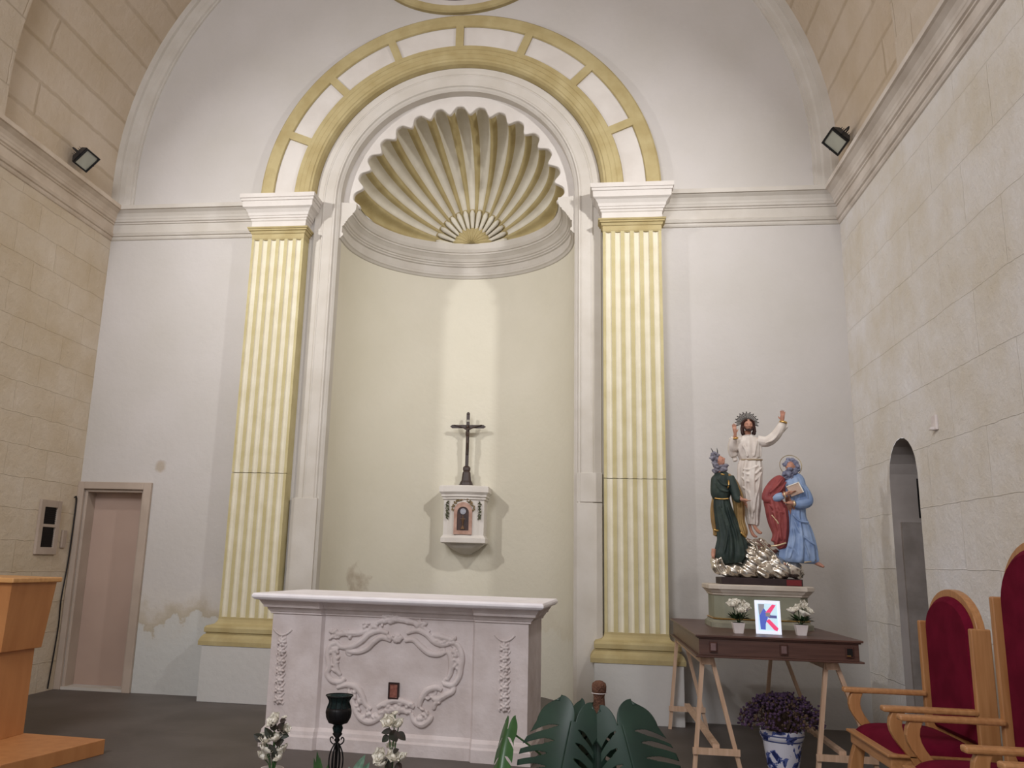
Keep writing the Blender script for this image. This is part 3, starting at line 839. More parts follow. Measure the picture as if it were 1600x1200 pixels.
mb.sections([altar_section(f, z, w_) for f, z, w_ in ((.0, .965, 1.005), (-.012, .968, 1.017), (-.012, .978, 1.017), (-.02, .985, 1.022), (-.03, 1.0, 1.035), (-.032, 1.005, 1.037), (-.032, 1.012, 1.037), (-.06, 1.016, 1.055), (-.065, 1.035, 1.06), (-.07, 1.037, 1.065), (-.085, 1.062, 1.08), (-.09, 1.066, 1.08))])
mb.build('cornice', M_ALTAR, alt)
mb = MB()
mb.sections([altar_section(f, z, w_) for f, z, w_ in ((0.0, .13, 1.0), (0, .97, 1.0))])
mb.build('body', M_ALTAR, alt, bevel=.003)
mb = MB()
mb.sections([altar_section(f, z, w_) for f, z, w_ in ((-.035, 0, 1.03), (-.035, .085, 1.03), (-.025, .10, 1.02), (-.02, .125, 1.017), (-.005, .145, 1.0), (0, .15, 1.0))])
mb.build('plinth', M_ALTAR, alt)
# carved cartouche
mb = MB()
FY = .035
def stroke(pts, r, flat=.75, dy=0):
    P = [AF(u, v) for u, v in pts]
    C = catmull([(x, FY + dy, z) for x, z in P], 6)
    n = len(C)
    rr = [r * (.62 + .38 * math.sin(PI * min(max(i / (n - 1), .04), .96))) for i in range(n)]
    mb.tube(C, rr, 8, flat=(1, flat))
def scroll(u, v, r, s=1, turns=1.2):
    P = []
    for k in range(12):
        a = k / 11 * turns * 2 * PI; q = r * (1 - k / 13)
        P.append((u + s * q * math.cos(a), v + q * math.sin(a)))
    stroke(P, .014)
for S in (
    [(765, 340), (715, 322), (675, 345), (640, 378), (590, 398), (530, 392)],
    [(750, 300), (700, 288), (650, 305), (610, 340), (560, 368), (505, 372), (475, 345)],
    [(480, 350), (445, 365), (432, 410), (440, 470), (430, 510), (455, 548), (500, 555), (525, 535)],
    [(462, 375), (470, 430), (480, 490), (500, 520)],
    [(480, 585), (535, 570), (585, 585), (612, 625), (628, 670), (660, 700)],
    [(540, 600), (560, 650), (575, 700), (605, 745), (650, 765), (700, 745), (720, 725)],
    [(690, 690), (730, 668), (790, 650), (850, 668), (885, 690)],
    [(700, 720), (790, 700), (870, 715)],
    [(870, 720), (885, 760), (925, 780), (965, 755), (978, 730)],
    [(985, 700), (1000, 660), (1040, 630), (1085, 605), (1095, 580)],
    [(910, 690), (925, 640), (955, 600), (1000, 585), (1030, 600)],
    [(835, 340), (880, 335), (920, 370), (960, 402), (1010, 412), (1045, 400)],
    [(845, 300), (900, 285), (950, 305), (985, 340), (1030, 360), (1085, 350)],
    [(1085, 350), (1115, 365), (1135, 420), (1128, 480), (1118, 530), (1085, 572), (1035, 565)],
    [(1062, 390), (1078, 440), (1076, 500), (1058, 545)],
    [(640, 295), (690, 245), (745, 232), (790, 226), (850, 236), (910, 255), (965, 295)],
    [(450, 320), (520, 300), (590, 300), (640, 285)],
    [(980, 310), (1030, 320), (1080, 335)],
): stroke(S, .026, 1.0)
for (u, v, r, s) in ((545, 395, 22, 1), (1030, 395, 22, -1), (500, 540, 20, 1), (1050, 550, 20, -1), (560, 590, 26, 1), (980, 605, 26, -1), (680, 735, 26, -1), (920, 745, 26, 1), (475, 355, 20, -1), (1095, 355, 20, 1)):
    scroll(u, v, r, s)
rnd = random.Random(11)
for cu, cv, su, sv, n in ((785, 222, 60, 18, 14), (500, 305, 55, 22, 14), (785, 326, 38, 14, 12), (900, 250, 50, 16, 8), (670, 262, 50, 16, 8), (1050, 340, 55, 16, 10), (785, 690, 90, 26, 22), (650, 720, 50, 28, 8), (930, 725, 45, 28, 8), (470, 440, 18, 60, 12), (1105, 450, 16, 70, 12), (590, 650, 22, 50, 8), (985, 640, 34, 30, 8)):
    for k in range(n):
        u = cu + rnd.uniform(-su, su); v = cv + rnd.uniform(-sv, sv); x, z = AF(u, v)
        mb.ball((x, FY + .002, z), (rnd.uniform(.010, .022), .028, rnd.uniform(.012, .028)), 8, 6, mt=Matrix.Rotation(rnd.uniform(0, PI), 4, 'Y'))
mb.ball((AF(785, 226)[0], FY, AF(785, 226)[1]), (.035, .03, .03), 10, 8)
ca = mb.build('carved_cartouche', M_ALTAR, alt, smooth=True); join_smooth(ca, .005, smooth=1)
# hanging garlands on the side blocks
for side in (0, 1):
    mb = MB(); rnd = random.Random(20 + side)
    if side == 0: cu = lambda v: 205 - (v - 300) * .055; v0, v1 = 318, 665; hw_ = 30
    else: cu = lambda v: 1362 - (v - 340) * .005; v0, v1 = 350, 705; hw_ = 30
    P = []
    for k in range(7):
        v = v0 + (v1 - v0) * (k + .5) / 7; x, z = AF(cu(v), v)
        for q in range(7):
            a = 2 * PI * q / 7
            mb.ball((x + .020 * math.cos(a) + rnd.uniform(-.004, .004), -.004, z + .024 * math.sin(a)), (.012, .022, .018), 7, 5, mt=Matrix.Rotation(-a + PI / 2, 4, 'Y'))
        mb.ball((x, -.010, z), (.014, .022, .014), 8, 6)
        for sx in (-1, 1): mb.ball((x + sx * .036, 0, z - .03), (.008, .010, .018), 7, 5, mt=Matrix.Rotation(sx * .5, 4, 'Y'))
    x, z = AF(cu(v0 - 20), v0 - 20)
    mb.tube(catmull([(x - .075, 0, z + .03), (x - .04, -.004, z), (x, -.006, z - .012), (x + .04, -.004, z), (x + .075, 0, z + .03)], 5), .009, 8)
    mb.tube([(x - .03, 0, z - .01), (x - .034, 0, z - .08)], .006, 6); mb.tube([(x + .03, 0, z - .01), (x + .034, 0, z - .08)], .006, 6)
    join_smooth(mb.build('carved_garland', M_ALTAR, alt, smooth=True), .004, smooth=1)
# small relic door
x, z = AF(779, 600)
rd = empty('relic_frame', alt.matrix_basis @ Vector((0, 0, 0)))
rd.rotation_euler = (0, 0, R(-3.7)); tag(rd, 'small dark framed reddish plaque set on the altar front', 'plaque')
mb = MB(); hw_, hh = .040, .058
for lo, hi in (((x - hw_, .012, z - hh), (x - hw_ + .010, .035, z + hh)), ((x + hw_ - .010, .012, z - hh), (x + hw_, .035, z + hh)), ((x - hw_ + .010, .012, z - hh), (x + hw_ - .010, .035, z - hh + .010)), ((x - hw_ + .010, .012, z + hh - .010), (x + hw_ - .010, .035, z + hh))): mb.box(lo, hi)
mb.build('frame', mat('very_dark_wood', (52, 32, 30), None, .5, 9), rd)
mb = MB(); mb.box((x - hw_ + .010, .02, z - hh + .010), (x + hw_ - .010, .03, z + hh - .010)); mb.build('panel', mat('reddish_marble', (158, 104, 90), (128, 76, 66), .4, 40), rd)

# ------------------------------------------------------------------ table on trestles
tbl = empty('tabletop', (2.735, -1.34, .80)); tag(tbl, 'dark walnut drawer tabletop carrying the statue, laid on two trestles', 'table')
hx, hy = .555, .955
mb = MB(); mb.box((-hx, -hy, .135), (hx, hy, .15)); mb.box((-hx + .012, -hy + .012, .125), (hx - .012, hy - .012, .135)); mb.build('top_board', M_WALNUT, tbl, bevel=.003)
mb = MB(); mb.box((-hx + .025, -hy + .025, .012), (hx - .025, hy - .025, .125)); mb.box((-hx, -hy, 0), (hx, hy, .012)); mb.build('drawer_case', M_WALNUT, tbl, bevel=.003)
for xk in (-.435, .035, .465):
    mb = MB()
    mb.box((xk - .026, -hy + .010, .035), (xk + .026, -hy + .025, .105)); f_ = mb.build('drawer_plate', mat('drawer_plate_wood', (84, 54, 46), None, .4, 9), tbl, bevel=.003)
    if xk < .4:
        mb = MB(); mb.box((xk - .018, -hy + .002, .045), (xk + .018, -hy + .012, .095)); mb.build('knob', M_KNOB, f_, bevel=.004)
    else:
        mb = MB(); mb.box((xk - .018, -hy + .006, .045), (xk + .018, -hy + .011, .095), 0); mb.box((xk - .020, -hy + .003, .045), (xk + .004, -hy + .010, .052), 1); mb.build('knob', [M_DARK, M_GOLD], f_)
def trestle(xc, label, foot_l, foot_r, shift=0):
    t = empty('trestle', (xc, -1.25, 0)); tag(t, label, 'trestle', 'pale pine trestles under the table')
    for yy in (-.92, .86):
        for sx, fx in ((-1, foot_l), (1, foot_r)):
            mb = MB(); mb.beam((sx * .03, yy, .795), (sx * .03 + fx, yy, 0.0), .028, .030, up=(0, 1, 0)); mb.build('leg', M_PINE, t)
        zc_ = .175
        k = (.795 - zc_) / .795
        mb = MB(); mb.box((-.03 + foot_l * k - .025, yy - .032, zc_ - .022), (.03 + foot_r * k + .025, yy - .018, zc_ + .022)); mb.build('crossbar', M_PINE, t)
    mb = MB(); mb.box((-.04, -.96, .745), (.04, .92, .795)); mb.build('top_beam', M_PINE, t)
    mb = MB(); mb.box((.02, -.935, .197), (.065, .86, .222)); mb.build('stretcher', M_PINE, t)
    return t
trestle(2.27, 'pale pine trestle under the left side of the dark table', -.08, .185)
trestle(3.10, 'pale pine trestle under the right side of the dark table', -.10, .27)

# plinth of the statue
pl = empty('statue_plinth', (2.80, -1.2, .95)); tag(pl, 'grey-green painted plinth with canted corners standing on the table', 'plinth')
def oct_(hx, hy, c, z): return [(x, y, z) for x, y in ((-hx, -hy + c), (-hx + c, -hy), (hx - c, -hy), (hx, -hy + c), (hx, hy - c), (hx - c, hy), (-hx + c, hy), (-hx, hy - c))]
mb = MB(); mb.sections([oct_(.36, .24, .07, z) for z in (.06, .25)]); mb.build('block', M_CONC, pl)
mb = MB(); mb.sections([oct_(.36 + a, .24 + a, .07, z) for a, z in ((.03, 0), (.03, .035), (.015, .045), (.01, .055), (0, .065))]); mb.build('base_moulding', mat('plinth_foot', (148, 146, 130), (128, 124, 108), .8, 6), pl)
mb = MB(); mb.sections([oct_(.36 + a, .24 + a, .07, z) for a, z in ((.012, .062), (.014, .068), (.006, .072))]); mb.build('gold_line', M_GOLD, pl)
mb = MB(); mb.sections([oct_(.36 + a, .24 + a, .07, z) for a, z in ((0, .245), (.01, .25), (.012, .262), (.02, .268), (.035, .29), (.045, .295), (.045, .325), (.035, .332))]); mb.build('cap', M_PLCAP, pl, bevel=.003)

# ------------------------------------------------------------------ statue group
SH = [0.001338551, -5.6965411e-05, -0.63390247, 4.117151e-05, -0.0013508884, 1.5162553, 2.4570668e-05, 3.99516e-05]
def S(u, v, d=0.0):
    w_ = SH[6] * u + SH[7] * v + 1
    return Vector(((SH[0] * u + SH[1] * v + SH[2]) / w_ + .0, d, (SH[3] * u + SH[4] * v + SH[5]) / w_))
K = .00127
st = empty('statue_group', (2.85, -1.2, 1.33)); tag(st, 'painted wooden statue group of three robed bearded figures on silver clouds', 'statue')
Z0 = -(1.33 - 1.282)
mb = MB()
lo = S(252, 1190); hi = S(748, 1140)
mb.box((lo.x, -.16, Z0), (hi.x, .16, hi.z)); blk = mb.build('base_block', M_BROWNB, st, bevel=.004)
mb = MB(); a_ = S(648, 1150); mb.box((a_.x, -.165, Z0 + .004), (hi.x - .012, -.158, hi.z - .006)); mb.build('red_label', M_REDLAB, blk)

def swirl_ball(mb, c, r, seed, amp=.12):
    rd_ = random.Random(seed); ph = [rd_.uniform(0, 6.28) for _ in range(4)]
    mb.ball(c, r, 20, 14, fn=lambda v: 1 + amp * math.sin(5 * v.x + 6 * v.z + ph[0]) * math.sin(5 * v.y - 3 * v.z + ph[1]) + amp * .5 * math.sin(11 * v.z + 7 * v.x + ph[2]))
mb = MB()
for i, (u, v, r, d) in enumerate(((265, 1060, 60, -.03), (330, 1090, 55, -.09), (240, 1030, 42, -.02), (420, 1090, 60, -.10), (520, 1090, 62, -.10), (620, 1090, 58, -.10), (700, 1080, 60, -.06), (735, 1100, 45, -.02),
        (470, 940, 55, -.02), (440, 990, 55, -.05), (520, 1000, 60, -.07), (585, 990, 50, -.03), (450, 1050, 55, -.09), (540, 940, 38, 0), (590, 1050, 60, -.08), (680, 1020, 45, -.02), (380, 1050, 50, .02),
        (500, 1060, 80, .06), (350, 1060, 80, .06), (650, 1060, 80, .06), (480, 960, 70, .08), (425, 915, 34, -.01), (520, 905, 30, .02))):
    p = S(u, v, d); q = r * K
    swirl_ball(mb, p, (q * 1.05, q, q * .95), i)
for pts in ([(235, 1010), (225, 1050), (245, 1095), (290, 1120)], [(250, 1000), (270, 1050), (300, 1085)], [(430, 900), (470, 930), (475, 980)], [(500, 910), (560, 960), (600, 1010)], [(400, 1110), (470, 1100), (520, 1060), (500, 1020)], [(560, 1120), (620, 1110), (650, 1070)]):
    mb.tube(catmull([S(u, v, -.115) for u, v in pts], 5), .012, 8)
# keep the mass resting on its block
mb.v = [(x, y, max(z, hi.z - .004)) for x, y, z in mb.v]
cl = mb.build('silver_clouds', M_SILVER, st, smooth=True); join_smooth(cl, .007, smooth=2)

FA = 1.9
def robe(mb, rings, folds=9, amp=.10, phase=0.0, seg=72, sub=5, seed=0):
    """rings: (u, v, half_width_units, depth_m, y_offset, fold_amp)"""
    C = catmull([(r[0], r[1], r[2]) for r in rings], sub); D = catmull([(r[3], r[4], r[5]) for r in rings], sub)
    out = []; n = len(C); rd_ = random.Random(seed); p2 = rd_.uniform(0, 6)
    for i, (c, d) in enumerate(zip(C, D)):
        p = S(c[0], c[1], d[1]); ring = []
        # direction of the spine in the picture plane
        a_ = C[min(i + 1, n - 1)]; b_ = C[max(i - 1, 0)]
        sa = S(a_[0], a_[1]); sb = S(b_[0], b_[1]); t = (sa - sb).normalized()
        side = Vector((-t.z, 0, t.x))
        if side.x < 0: side = -side
        for j in range(seg):
            a = 2 * PI * j / seg
            k = 1 + FA * d[2] * (math.cos(folds * a + phase + 1.6 * i / n) * .6 + .4 * math.cos((folds * 2 - 3) * a + p2 + 2.5 * i / n))
            ring.append(p + side * (c[2] * K * math.cos(a) * k) + Vector((0, d[0] * math.sin(a) * k, 0)))
        out.append(ring)
    mb.sections(out)
def limb(mb, pts, rad, seg=12, sub=5):
    """pts (u,v,d); rad in units"""
    P = [S(*p) for p in pts]; C = catmull(P, sub)
    RR = catmull([(r, 0, 0) for r in rad], sub)
    mb.tube(C, [max(x[0], 1) * K for x in RR], seg)
def hand(mb, wrist, direc, palm_n, size, spread=.12, curl=.5, thumb=1):
    """five fingers on a palm"""
    w_ = Vector(wrist); d = Vector(direc).normalized(); n = Vector(palm_n); n = (n - d * n.dot(d)).normalized(); s_ = d.cross(n).normalized()
    pl_ = size * .5
    mb.tube([w_ - d * size * .1, w_ + d * pl_ * .3, w_ + d * pl_ * .75, w_ + d * pl_], [size * .13, size * .17, size * .19, size * .15], 10)
    for k, (off, ln) in enumerate(((-1.5, .42), (-.5, .50), (.5, .47), (1.5, .36))):
        b0 = w_ + d * pl_ * .85 + s_ * off * size * .085
        dd = (d + s_ * off * spread).normalized()
        p1 = b0 + dd * ln * size * .45; p2 = p1 + (dd + n * curl * .6).normalized() * ln * size * .32; p3 = p2 + (dd + n * curl * 1.3).normalized() * ln * size * .25
        mb.tube([b0 - dd * .2 * size * .3, b0, p1, p2, p3], [size * .05, size * .052, size * .048, size * .043, size * .032], 7)
    b0 = w_ + d * pl_ * .2 - s_ * thumb * size * .13
    dd = (d * .6 - s_ * thumb * .8).normalized()
    mb.tube([w_ + d * pl_ * .15, b0, b0 + dd * size * .18, b0 + (dd + d * .4).normalized() * size * .33], [size * .07, size * .065, size * .055, size * .04], 7)
def head(mb, c, r, look, up=(0, 0, 1)):
    """face with nose, brow, eyes sockets, chin, ears; look = facing direction"""
    f = Vector(look).normalized(); u_ = Vector(up); u_ = (u_ - f * u_.dot(f)).normalized(); s_ = f.cross(u_)
    B = Matrix((s_, f, u_)).transposed().to_4x4()
    def P(x, y, z): return Vector(c) + B @ Vector((x * r, y * r, z * r))
    rot = B
    mb.ball(c, (.76 * r, .92 * r, 1.0 * r), 16, 12, mt=rot)
    mb.ball(P(0, .28, -.55), (.50 * r, .52 * r, .50 * r), 12, 8, mt=rot)
    mb.tube([P(0, .86, .18), P(0, 1.02, -.08), P(0, 1.08, -.2), P(0, .88, -.28)], [r * .07, r * .10, r * .14, r * .10], 8)
    for sx in (-1, 1):
        mb.tube([P(sx * .12, .86, .22), P(sx * .32, .84, .27), P(sx * .5, .68, .2)], [r * .07, r * .08, r * .06], 6)
        mb.ball(P(sx * .40, .62, -.18), (.2 * r, .2 * r, .2 * r), 8, 6)
        mb.ball(P(sx * .27, .76, .08), (.11 * r, .07 * r, .06 * r), 8, 6, mt=rot)
        mb.ball(P(sx * .78, 0, -.02), (.08 * r, .16 * r, .22 * r), 8, 6, mt=rot)
    mb.tube([P(-.2, .80, -.46), P(0, .88, -.44), P(.2, .80, -.46)], [r * .05, r * .07, r * .05], 6)
    mb.tube([P(-.16, .78, -.56), P(0, .86, -.57), P(.16, .78, -.56)], [r * .04, r * .07, r * .04], 6)
    return P
def curls(mb, centers, r, n, rnd, jit):
    for c in centers:
        for k in range(n):
            p = Vector(c) + Vector((rnd.uniform(-jit, jit), rnd.uniform(-jit, jit), rnd.uniform(-jit, jit)))
            mb.ball(p, (r * rnd.uniform(.7, 1.2), r * rnd.uniform(.7, 1.2), r * rnd.uniform(.8, 1.5)), 8, 6, mt=Matrix.Rotation(rnd.uniform(0, PI), 4, 'Y'))

# --- central figure
mb = MB()
DY = .06
hc = S(440, 172, DY - .02)
P = head(mb, hc, 40 * K, (.02, -1, -.12))
limb(mb, [(440, 205, DY), (442, 250, DY + .01), (440, 330, DY + .02), (450, 500, DY + .02), (465, 700, DY), (478, 800, DY - .02)], [24, 24, 50, 45, 30, 14])
limb(mb, [(395, 270, DY), (350, 315, DY - .03), (350, 250, DY - .09), (350, 232, DY - .10)], [22, 16, 11, 9])
limb(mb, [(500, 270, DY), (590, 255, DY - .02), (640, 175, DY - .05), (650, 150, DY - .055)], [22, 16, 11, 9])
hand(mb, S(350, 232, DY - .10), (-.12, -.1, 1), (.3, -1, 0), .095, thumb=-1)
hand(mb, S(650, 148, DY - .055), (.08, -.1, 1), (-.2, -1, 0), .10, thumb=1, curl=.3)
limb(mb, [(470, 770, DY - .02), (480, 810, DY - .035), (500, 845, DY - .075), (515, 852, DY - .10)], [13, 11, 12, 7])
limb(mb, [(450, 770, DY), (458, 820, DY), (472, 862, DY - .03), (490, 876, DY - .06)], [13, 10, 11, 7])
fb = mb.build('risen_figure', M_SKIN, st, smooth=True); join_smooth(fb, .0035, smooth=1)
mb = MB()
robe(mb, [(437, 232, 34, .03, DY, .03), (440, 258, 62, .05, DY, .04), (442, 290, 80, .07, DY, .05), (450, 340, 78, .072, DY, .05), (462, 386, 66, .062, DY, .03)], folds=8, seed=1)
robe(mb, [(462, 382, 66, .062, DY, .02), (458, 420, 76, .07, DY, .06), (452, 480, 74, .08, DY, .09), (455, 560, 68, .08, DY, .11), (462, 660, 56, .07, DY, .12), (470, 740, 42, .055, DY, .12), (474, 792, 34, .045, DY - .01, .12), (474, 800, 26, .035, DY - .01, .1)], folds=9, seed=2)
limb(mb, [(395, 262, DY), (355, 290, DY - .02), (345, 320, DY - .03), (338, 300, DY - .05), (345, 255, DY - .085)], [34, 34, 32, 30, 20])
mb.tube(catmull([S(330, 260, DY - .07), S(335, 320, DY - .03), S(355, 370, 0 + DY), S(365, 400, DY)], 5), [.02] * 5 + [.035] * 5 + [.02] * 5 + [.006], 10)
limb(mb, [(500, 265, DY), (560, 275, DY - .01), (610, 240, DY - .03), (645, 185, DY - .045), (655, 160, DY - .05)], [34, 36, 34, 28, 24])
mb.tube(catmull([S(540, 300, DY), S(590, 275, DY - .02), S(640, 220, DY - .03), S(682, 175, DY - .04)], 5), [.012] * 5 + [.03] * 5 + [.022] * 5 + [.006], 10)
for F_ in [[(395, 470), (430, 485), (480, 480), (520, 440)], [(390, 500), (430, 530), (480, 520), (522, 470)], [(400, 450), (440, 455), (500, 430)], [(395, 560), (440, 600), (455, 680), (460, 760)], [(510, 480), (500, 560), (480, 640), (470, 720)], [(400, 300), (420, 340), (430, 378)], [(490, 270), (480, 320), (470, 375)], [(540, 290), (590, 270), (630, 220)]]:
    mb.tube(catmull([S(u, v, DY - .072) for u, v in F_], 5), [.004] + [.009] * ((len(F_) - 1) * 5 - 1) + [.004], 7)
rb_ = mb.build('cream_robe', M_ROBEW, fb, smooth=True); join_smooth(rb_, .0045, smooth=1)
mb = MB()
ring = [(462 + 68 * math.cos(a), 386 + 4 * math.sin(a) + 3, DY - .064 * math.sin(a)) for a in frange(0, PI, 16)]
mb.tube([S(*p) for p in ring], .008, 8)
mb.build('belt', mat('belt_beige', (176, 158, 134), (150, 130, 106), .5, 20), fb, smooth=True)
mb = MB(); p = S(655, 163, DY - .055); mb.tube([p, p + Vector((.004, -.002, .016))], [.034, .030], 16); p = S(352, 265, DY - .09); mb.tube([p, p + Vector((-.002, -.004, .012))], [.026, .022], 16)
parts_of(mb, 'gold_cuff', M_GOLD, fb)
mb = MB(); rnd = random.Random(4)
mb.ball(hc + Vector((0, .018, .012)), (.045, .043, .050), 14, 10)
for sx in (-1, 1):
    mb.tube(catmull([hc + Vector((sx * .012, -.038, .042)), hc + Vector((sx * .040, -.018, .025)), hc + Vector((sx * .048, .0, -.02)), hc + Vector((sx * .050, -.002, -.05)), hc + Vector((sx * .046, -.008, -.085))], 4), [.010] * 4 + [.014] * 4 + [.016] * 4 + [.015] * 4 + [.009], 8)
curls(mb, [hc + Vector((sx * .045, 0, z)) for sx in (-1, 1) for z in (.01, -.02, -.05, -.075)], .011, 3, rnd, .008)
mb.ball(hc + Vector((0, -.030, -.046)), (.018, .012, .014), 10, 8)     # beard
mb.tube([hc + Vector((-.012, -.043, -.024)), hc + Vector((0, -.047, -.021)), hc + Vector((.012, -.043, -.024))], .0026, 6)
mb.tube(catmull([hc + Vector(p) for p in ((-.038, -.012, -.015), (-.030, -.030, -.036), (-.012, -.040, -.052), (.012, -.040, -.052), (.030, -.030, -.036), (.038, -.012, -.015))], 4), .008, 8)
join_smooth(mb.build('brown_hair', M_HAIRB, fb, smooth=True), .003, smooth=1)
mb = MB(); c0 = S(440, 150, DY + .03)
for k in range(25):
    a = R(-18 + 216 * k / 24); L_ = (.088 if k % 2 else .100); 
    e = c0 + Vector((math.cos(a) * L_, 0, math.sin(a) * L_ * .95)); q = c0 + Vector((math.cos(a) * .03, 0, math.sin(a) * .03))
    nrm = Vector((-math.sin(a), 0, math.cos(a)))
    mb.add([q + nrm * .002, e + nrm * .0045, e - nrm * .0045, q - nrm * .002, q + nrm * .002 + Vector((0, .003, 0)), e + nrm * .0045 + Vector((0, .003, 0)), e - nrm * .0045 + Vector((0, .003, 0)), q - nrm * .002 + Vector((0, .003, 0))],
           [(0, 1, 2, 3), (7, 6, 5, 4), (0, 4, 5, 1), (1, 5, 6, 2), (2, 6, 7, 3), (3, 7, 4, 0)])
mb.build('ray_halo', mat('tarnished_ray_metal', (60, 56, 52), (44, 40, 38), .4, 20, metal=.5), fb)

# --- left figure in green looking up
DL = -.06
mb = MB()
hl = S(248, 405, DL)
P = head(mb, hl, 36 * K, (.82, -.35, .50))
limb(mb, [(250, 435, DL), (255, 475, DL), (262, 560, DL), (275, 700, DL), (308, 860, DL), (326, 990, DL)], [20, 24, 40, 34, 40, 30])
limb(mb, [(315, 520, DL - .03), (345, 610, DL - .06), (375, 650, DL - .09), (388, 652, DL - .10)], [20, 16, 11, 9])
hand(mb, S(380, 652, DL - .10), (.8, -.2, -.15), (0, 0, 1), .075, thumb=-1)
limb(mb, [(300, 540, DL + .05), (360, 600, DL + .04), (400, 650, DL), (405, 665, DL - .02)], [18, 14, 10, 8])
hand(mb, S(402, 660, DL - .02), (.3, -.3, -.8), (-1, 0, 0), .07)
limb(mb, [(215, 950, DL), (212, 985, DL), (208, 1005, DL - .03)], [14, 14, 9])
limb(mb, [(335, 1010, DL), (345, 1075, DL - .01), (372, 1098, DL - .05), (392, 1106, DL - .07)], [16, 13, 13, 8])
fb = mb.build('green_robed_figure', M_SKIN, st, smooth=True); join_smooth(fb, .0035, smooth=1)
mb = MB()
robe(mb, [(252, 478, 36, .035, DL, .02), (258, 505, 60, .06, DL, .03), (258, 560, 66, .072, DL, .03), (258, 610, 64, .07, DL, .03), (262, 645, 50, .055, DL, .02)], folds=7, seed=3)
robe(mb, [(264, 640, 50, .055, DL, .02), (268, 690, 54, .065, DL, .06), (290, 780, 62, .07, DL, .09), (318, 880, 76, .08, DL, .11), (325, 960, 92, .09, DL, .12), (325, 1000, 95, .09, DL, .12), (330, 1040, 62, .07, DL, .10)], folds=8, seed=4)
limb(mb, [(310, 510, DL - .02), (335, 580, DL - .05), (350, 640, DL - .07), (368, 652, DL - .085)], [32, 30, 26, 20])
for F_ in [[(215, 540), (250, 590), (300, 600)], [(230, 520), (270, 560), (315, 560)], [(240, 680), (270, 760), (290, 860), (270, 980)], [(290, 680), (320, 780), (350, 880), (345, 1000)], [(260, 700), (300, 800), (310, 920), (310, 1010)]]:
    mb.tube(catmull([S(u, v, DL - .072) for u, v in F_], 5), [.004] + [.009] * ((len(F_) - 1) * 5 - 1) + [.004], 7)
join_smooth(mb.build('dark_green_robe', M_GREEN, fb, smooth=True), .0045, smooth=1)
mb = MB()
robe(mb, [(300, 492, 18, .05, DL + .02, .02), (335, 540, 30, .05, DL + .02, .05), (365, 620, 34, .05, DL + .04, .08), (378, 700, 32, .045, DL + .04, .10), (380, 780, 30, .045, DL + .03, .12), (398, 850, 26, .04, DL, .12), (402, 885, 10, .02, DL, .1)], folds=6, seed=5)
robe(mb, [(228, 600, 14, .04, DL + .04, .02), (225, 700, 24, .05, DL + .05, .08), (232, 780, 26, .05, DL + .05, .1), (240, 830, 26, .04, DL + .04, .1), (225, 870, 12, .02, DL + .04, .05)], folds=6, seed=6)
join_smooth(mb.build('gold_mantle', M_MANTG, fb, smooth=True), .0045, smooth=1)
mb = MB()
mb.tube(catmull([S(215, 640, DL - .045), S(262, 646, DL - .062), S(300, 642, DL - .055)], 5), .006, 8)
mb.tube([S(298, 530, DL - .065), S(300, 560, DL - .072), S(292, 580, DL - .074)], [.007, .008, .005], 8)
mb.tube([S(252, 490, DL - .05), S(275, 497, DL - .055)], [.006, .007], 8)
mb.tube(catmull([S(215, 832, DL + .0), S(240, 838, DL - .005), S(266, 836, DL + .0)], 4), .010, 8)
mb.tube(catmull([S(375, 850, DL - .04), S(395, 868, DL - .04), S(410, 880, DL - .03)], 4), .009, 8)
mb.tube(catmull([S(345, 540, DL - .035), S(380, 600, DL - .02), S(402, 680, DL - .01)], 4), .004, 6)
parts_of(mb, 'gold_trim', M_GOLD, fb)
mb = MB(); rnd = random.Random(9)
mb.ball(hl + Vector((-.018, .01, .008)), (.040, .042, .044), 14, 10)
curls(mb, [S(205, 390, DL - .01), S(215, 420, DL - .01), S(212, 365, DL), S(225, 450, DL), S(232, 368, DL - .02), S(218, 465, DL + .01), S(222, 395, DL - .03), S(218, 430, DL - .03), S(228, 440, DL - .035), S(225, 470, DL - .02)], .013, 7, rnd, .014)
curls(mb, [S(270, 445, DL - .02), S(285, 440, DL - .02), S(262, 460, DL - .01), S(283, 460, DL - .01), S(255, 448, DL - .03), S(268, 462, DL - .03), S(245, 455, DL - .02), S(280, 452, DL - .03)], .014, 7, rnd, .012)
join_smooth(mb.build('grey_hair_and_beard', M_HAIRG, fb, smooth=True), .003, smooth=1)
for (u0, v0, u1, v1) in ((213, 362, 196, 325), (238, 362, 233, 325)):
    mb = MB(); mb.tube([S(u0, v0, DL), S((u0 + u1) / 2 + 2, (v0 + v1) / 2, DL), S(u1, v1, DL)], [.005, .004, .001], 6); mb.build('head_ray', M_BLACK, fb)

# --- right figure with red mantle and blue tunic
DR = -.06
mb = MB()
hr = S(688, 445, DR - .01)
P = head(mb, hr, 38 * K, (-.45, -.8, -.35))
limb(mb, [(690, 470, DR), (700, 510, DR), (700, 600, DR), (715, 720, DR), (735, 850, DR), (740, 960, DR)], [20, 24, 46, 46, 50, 40])
limb(mb, [(620, 560, DR), (548, 640, DR - .05), (630, 622, DR - .10), (652, 612, DR - .11)], [20, 17, 12, 9])
hand(mb, S(648, 612, DR - .11), (.9, -.15, .15), (0, .3, 1), .085, thumb=-1)
limb(mb, [(750, 560, DR), (790, 650, DR - .03), (710, 680, DR - .10), (680, 672, DR - .115)], [20, 17, 12, 9])
hand(mb, S(684, 674, DR - .115), (-.95, -.1, 0), (0, -.3, 1), .085, thumb=-1)
limb(mb, [(800, 1010, DR), (845, 1038, DR - .01), (868, 1050, DR - .02), (890, 1064, DR - .04)], [18, 13, 13, 7])
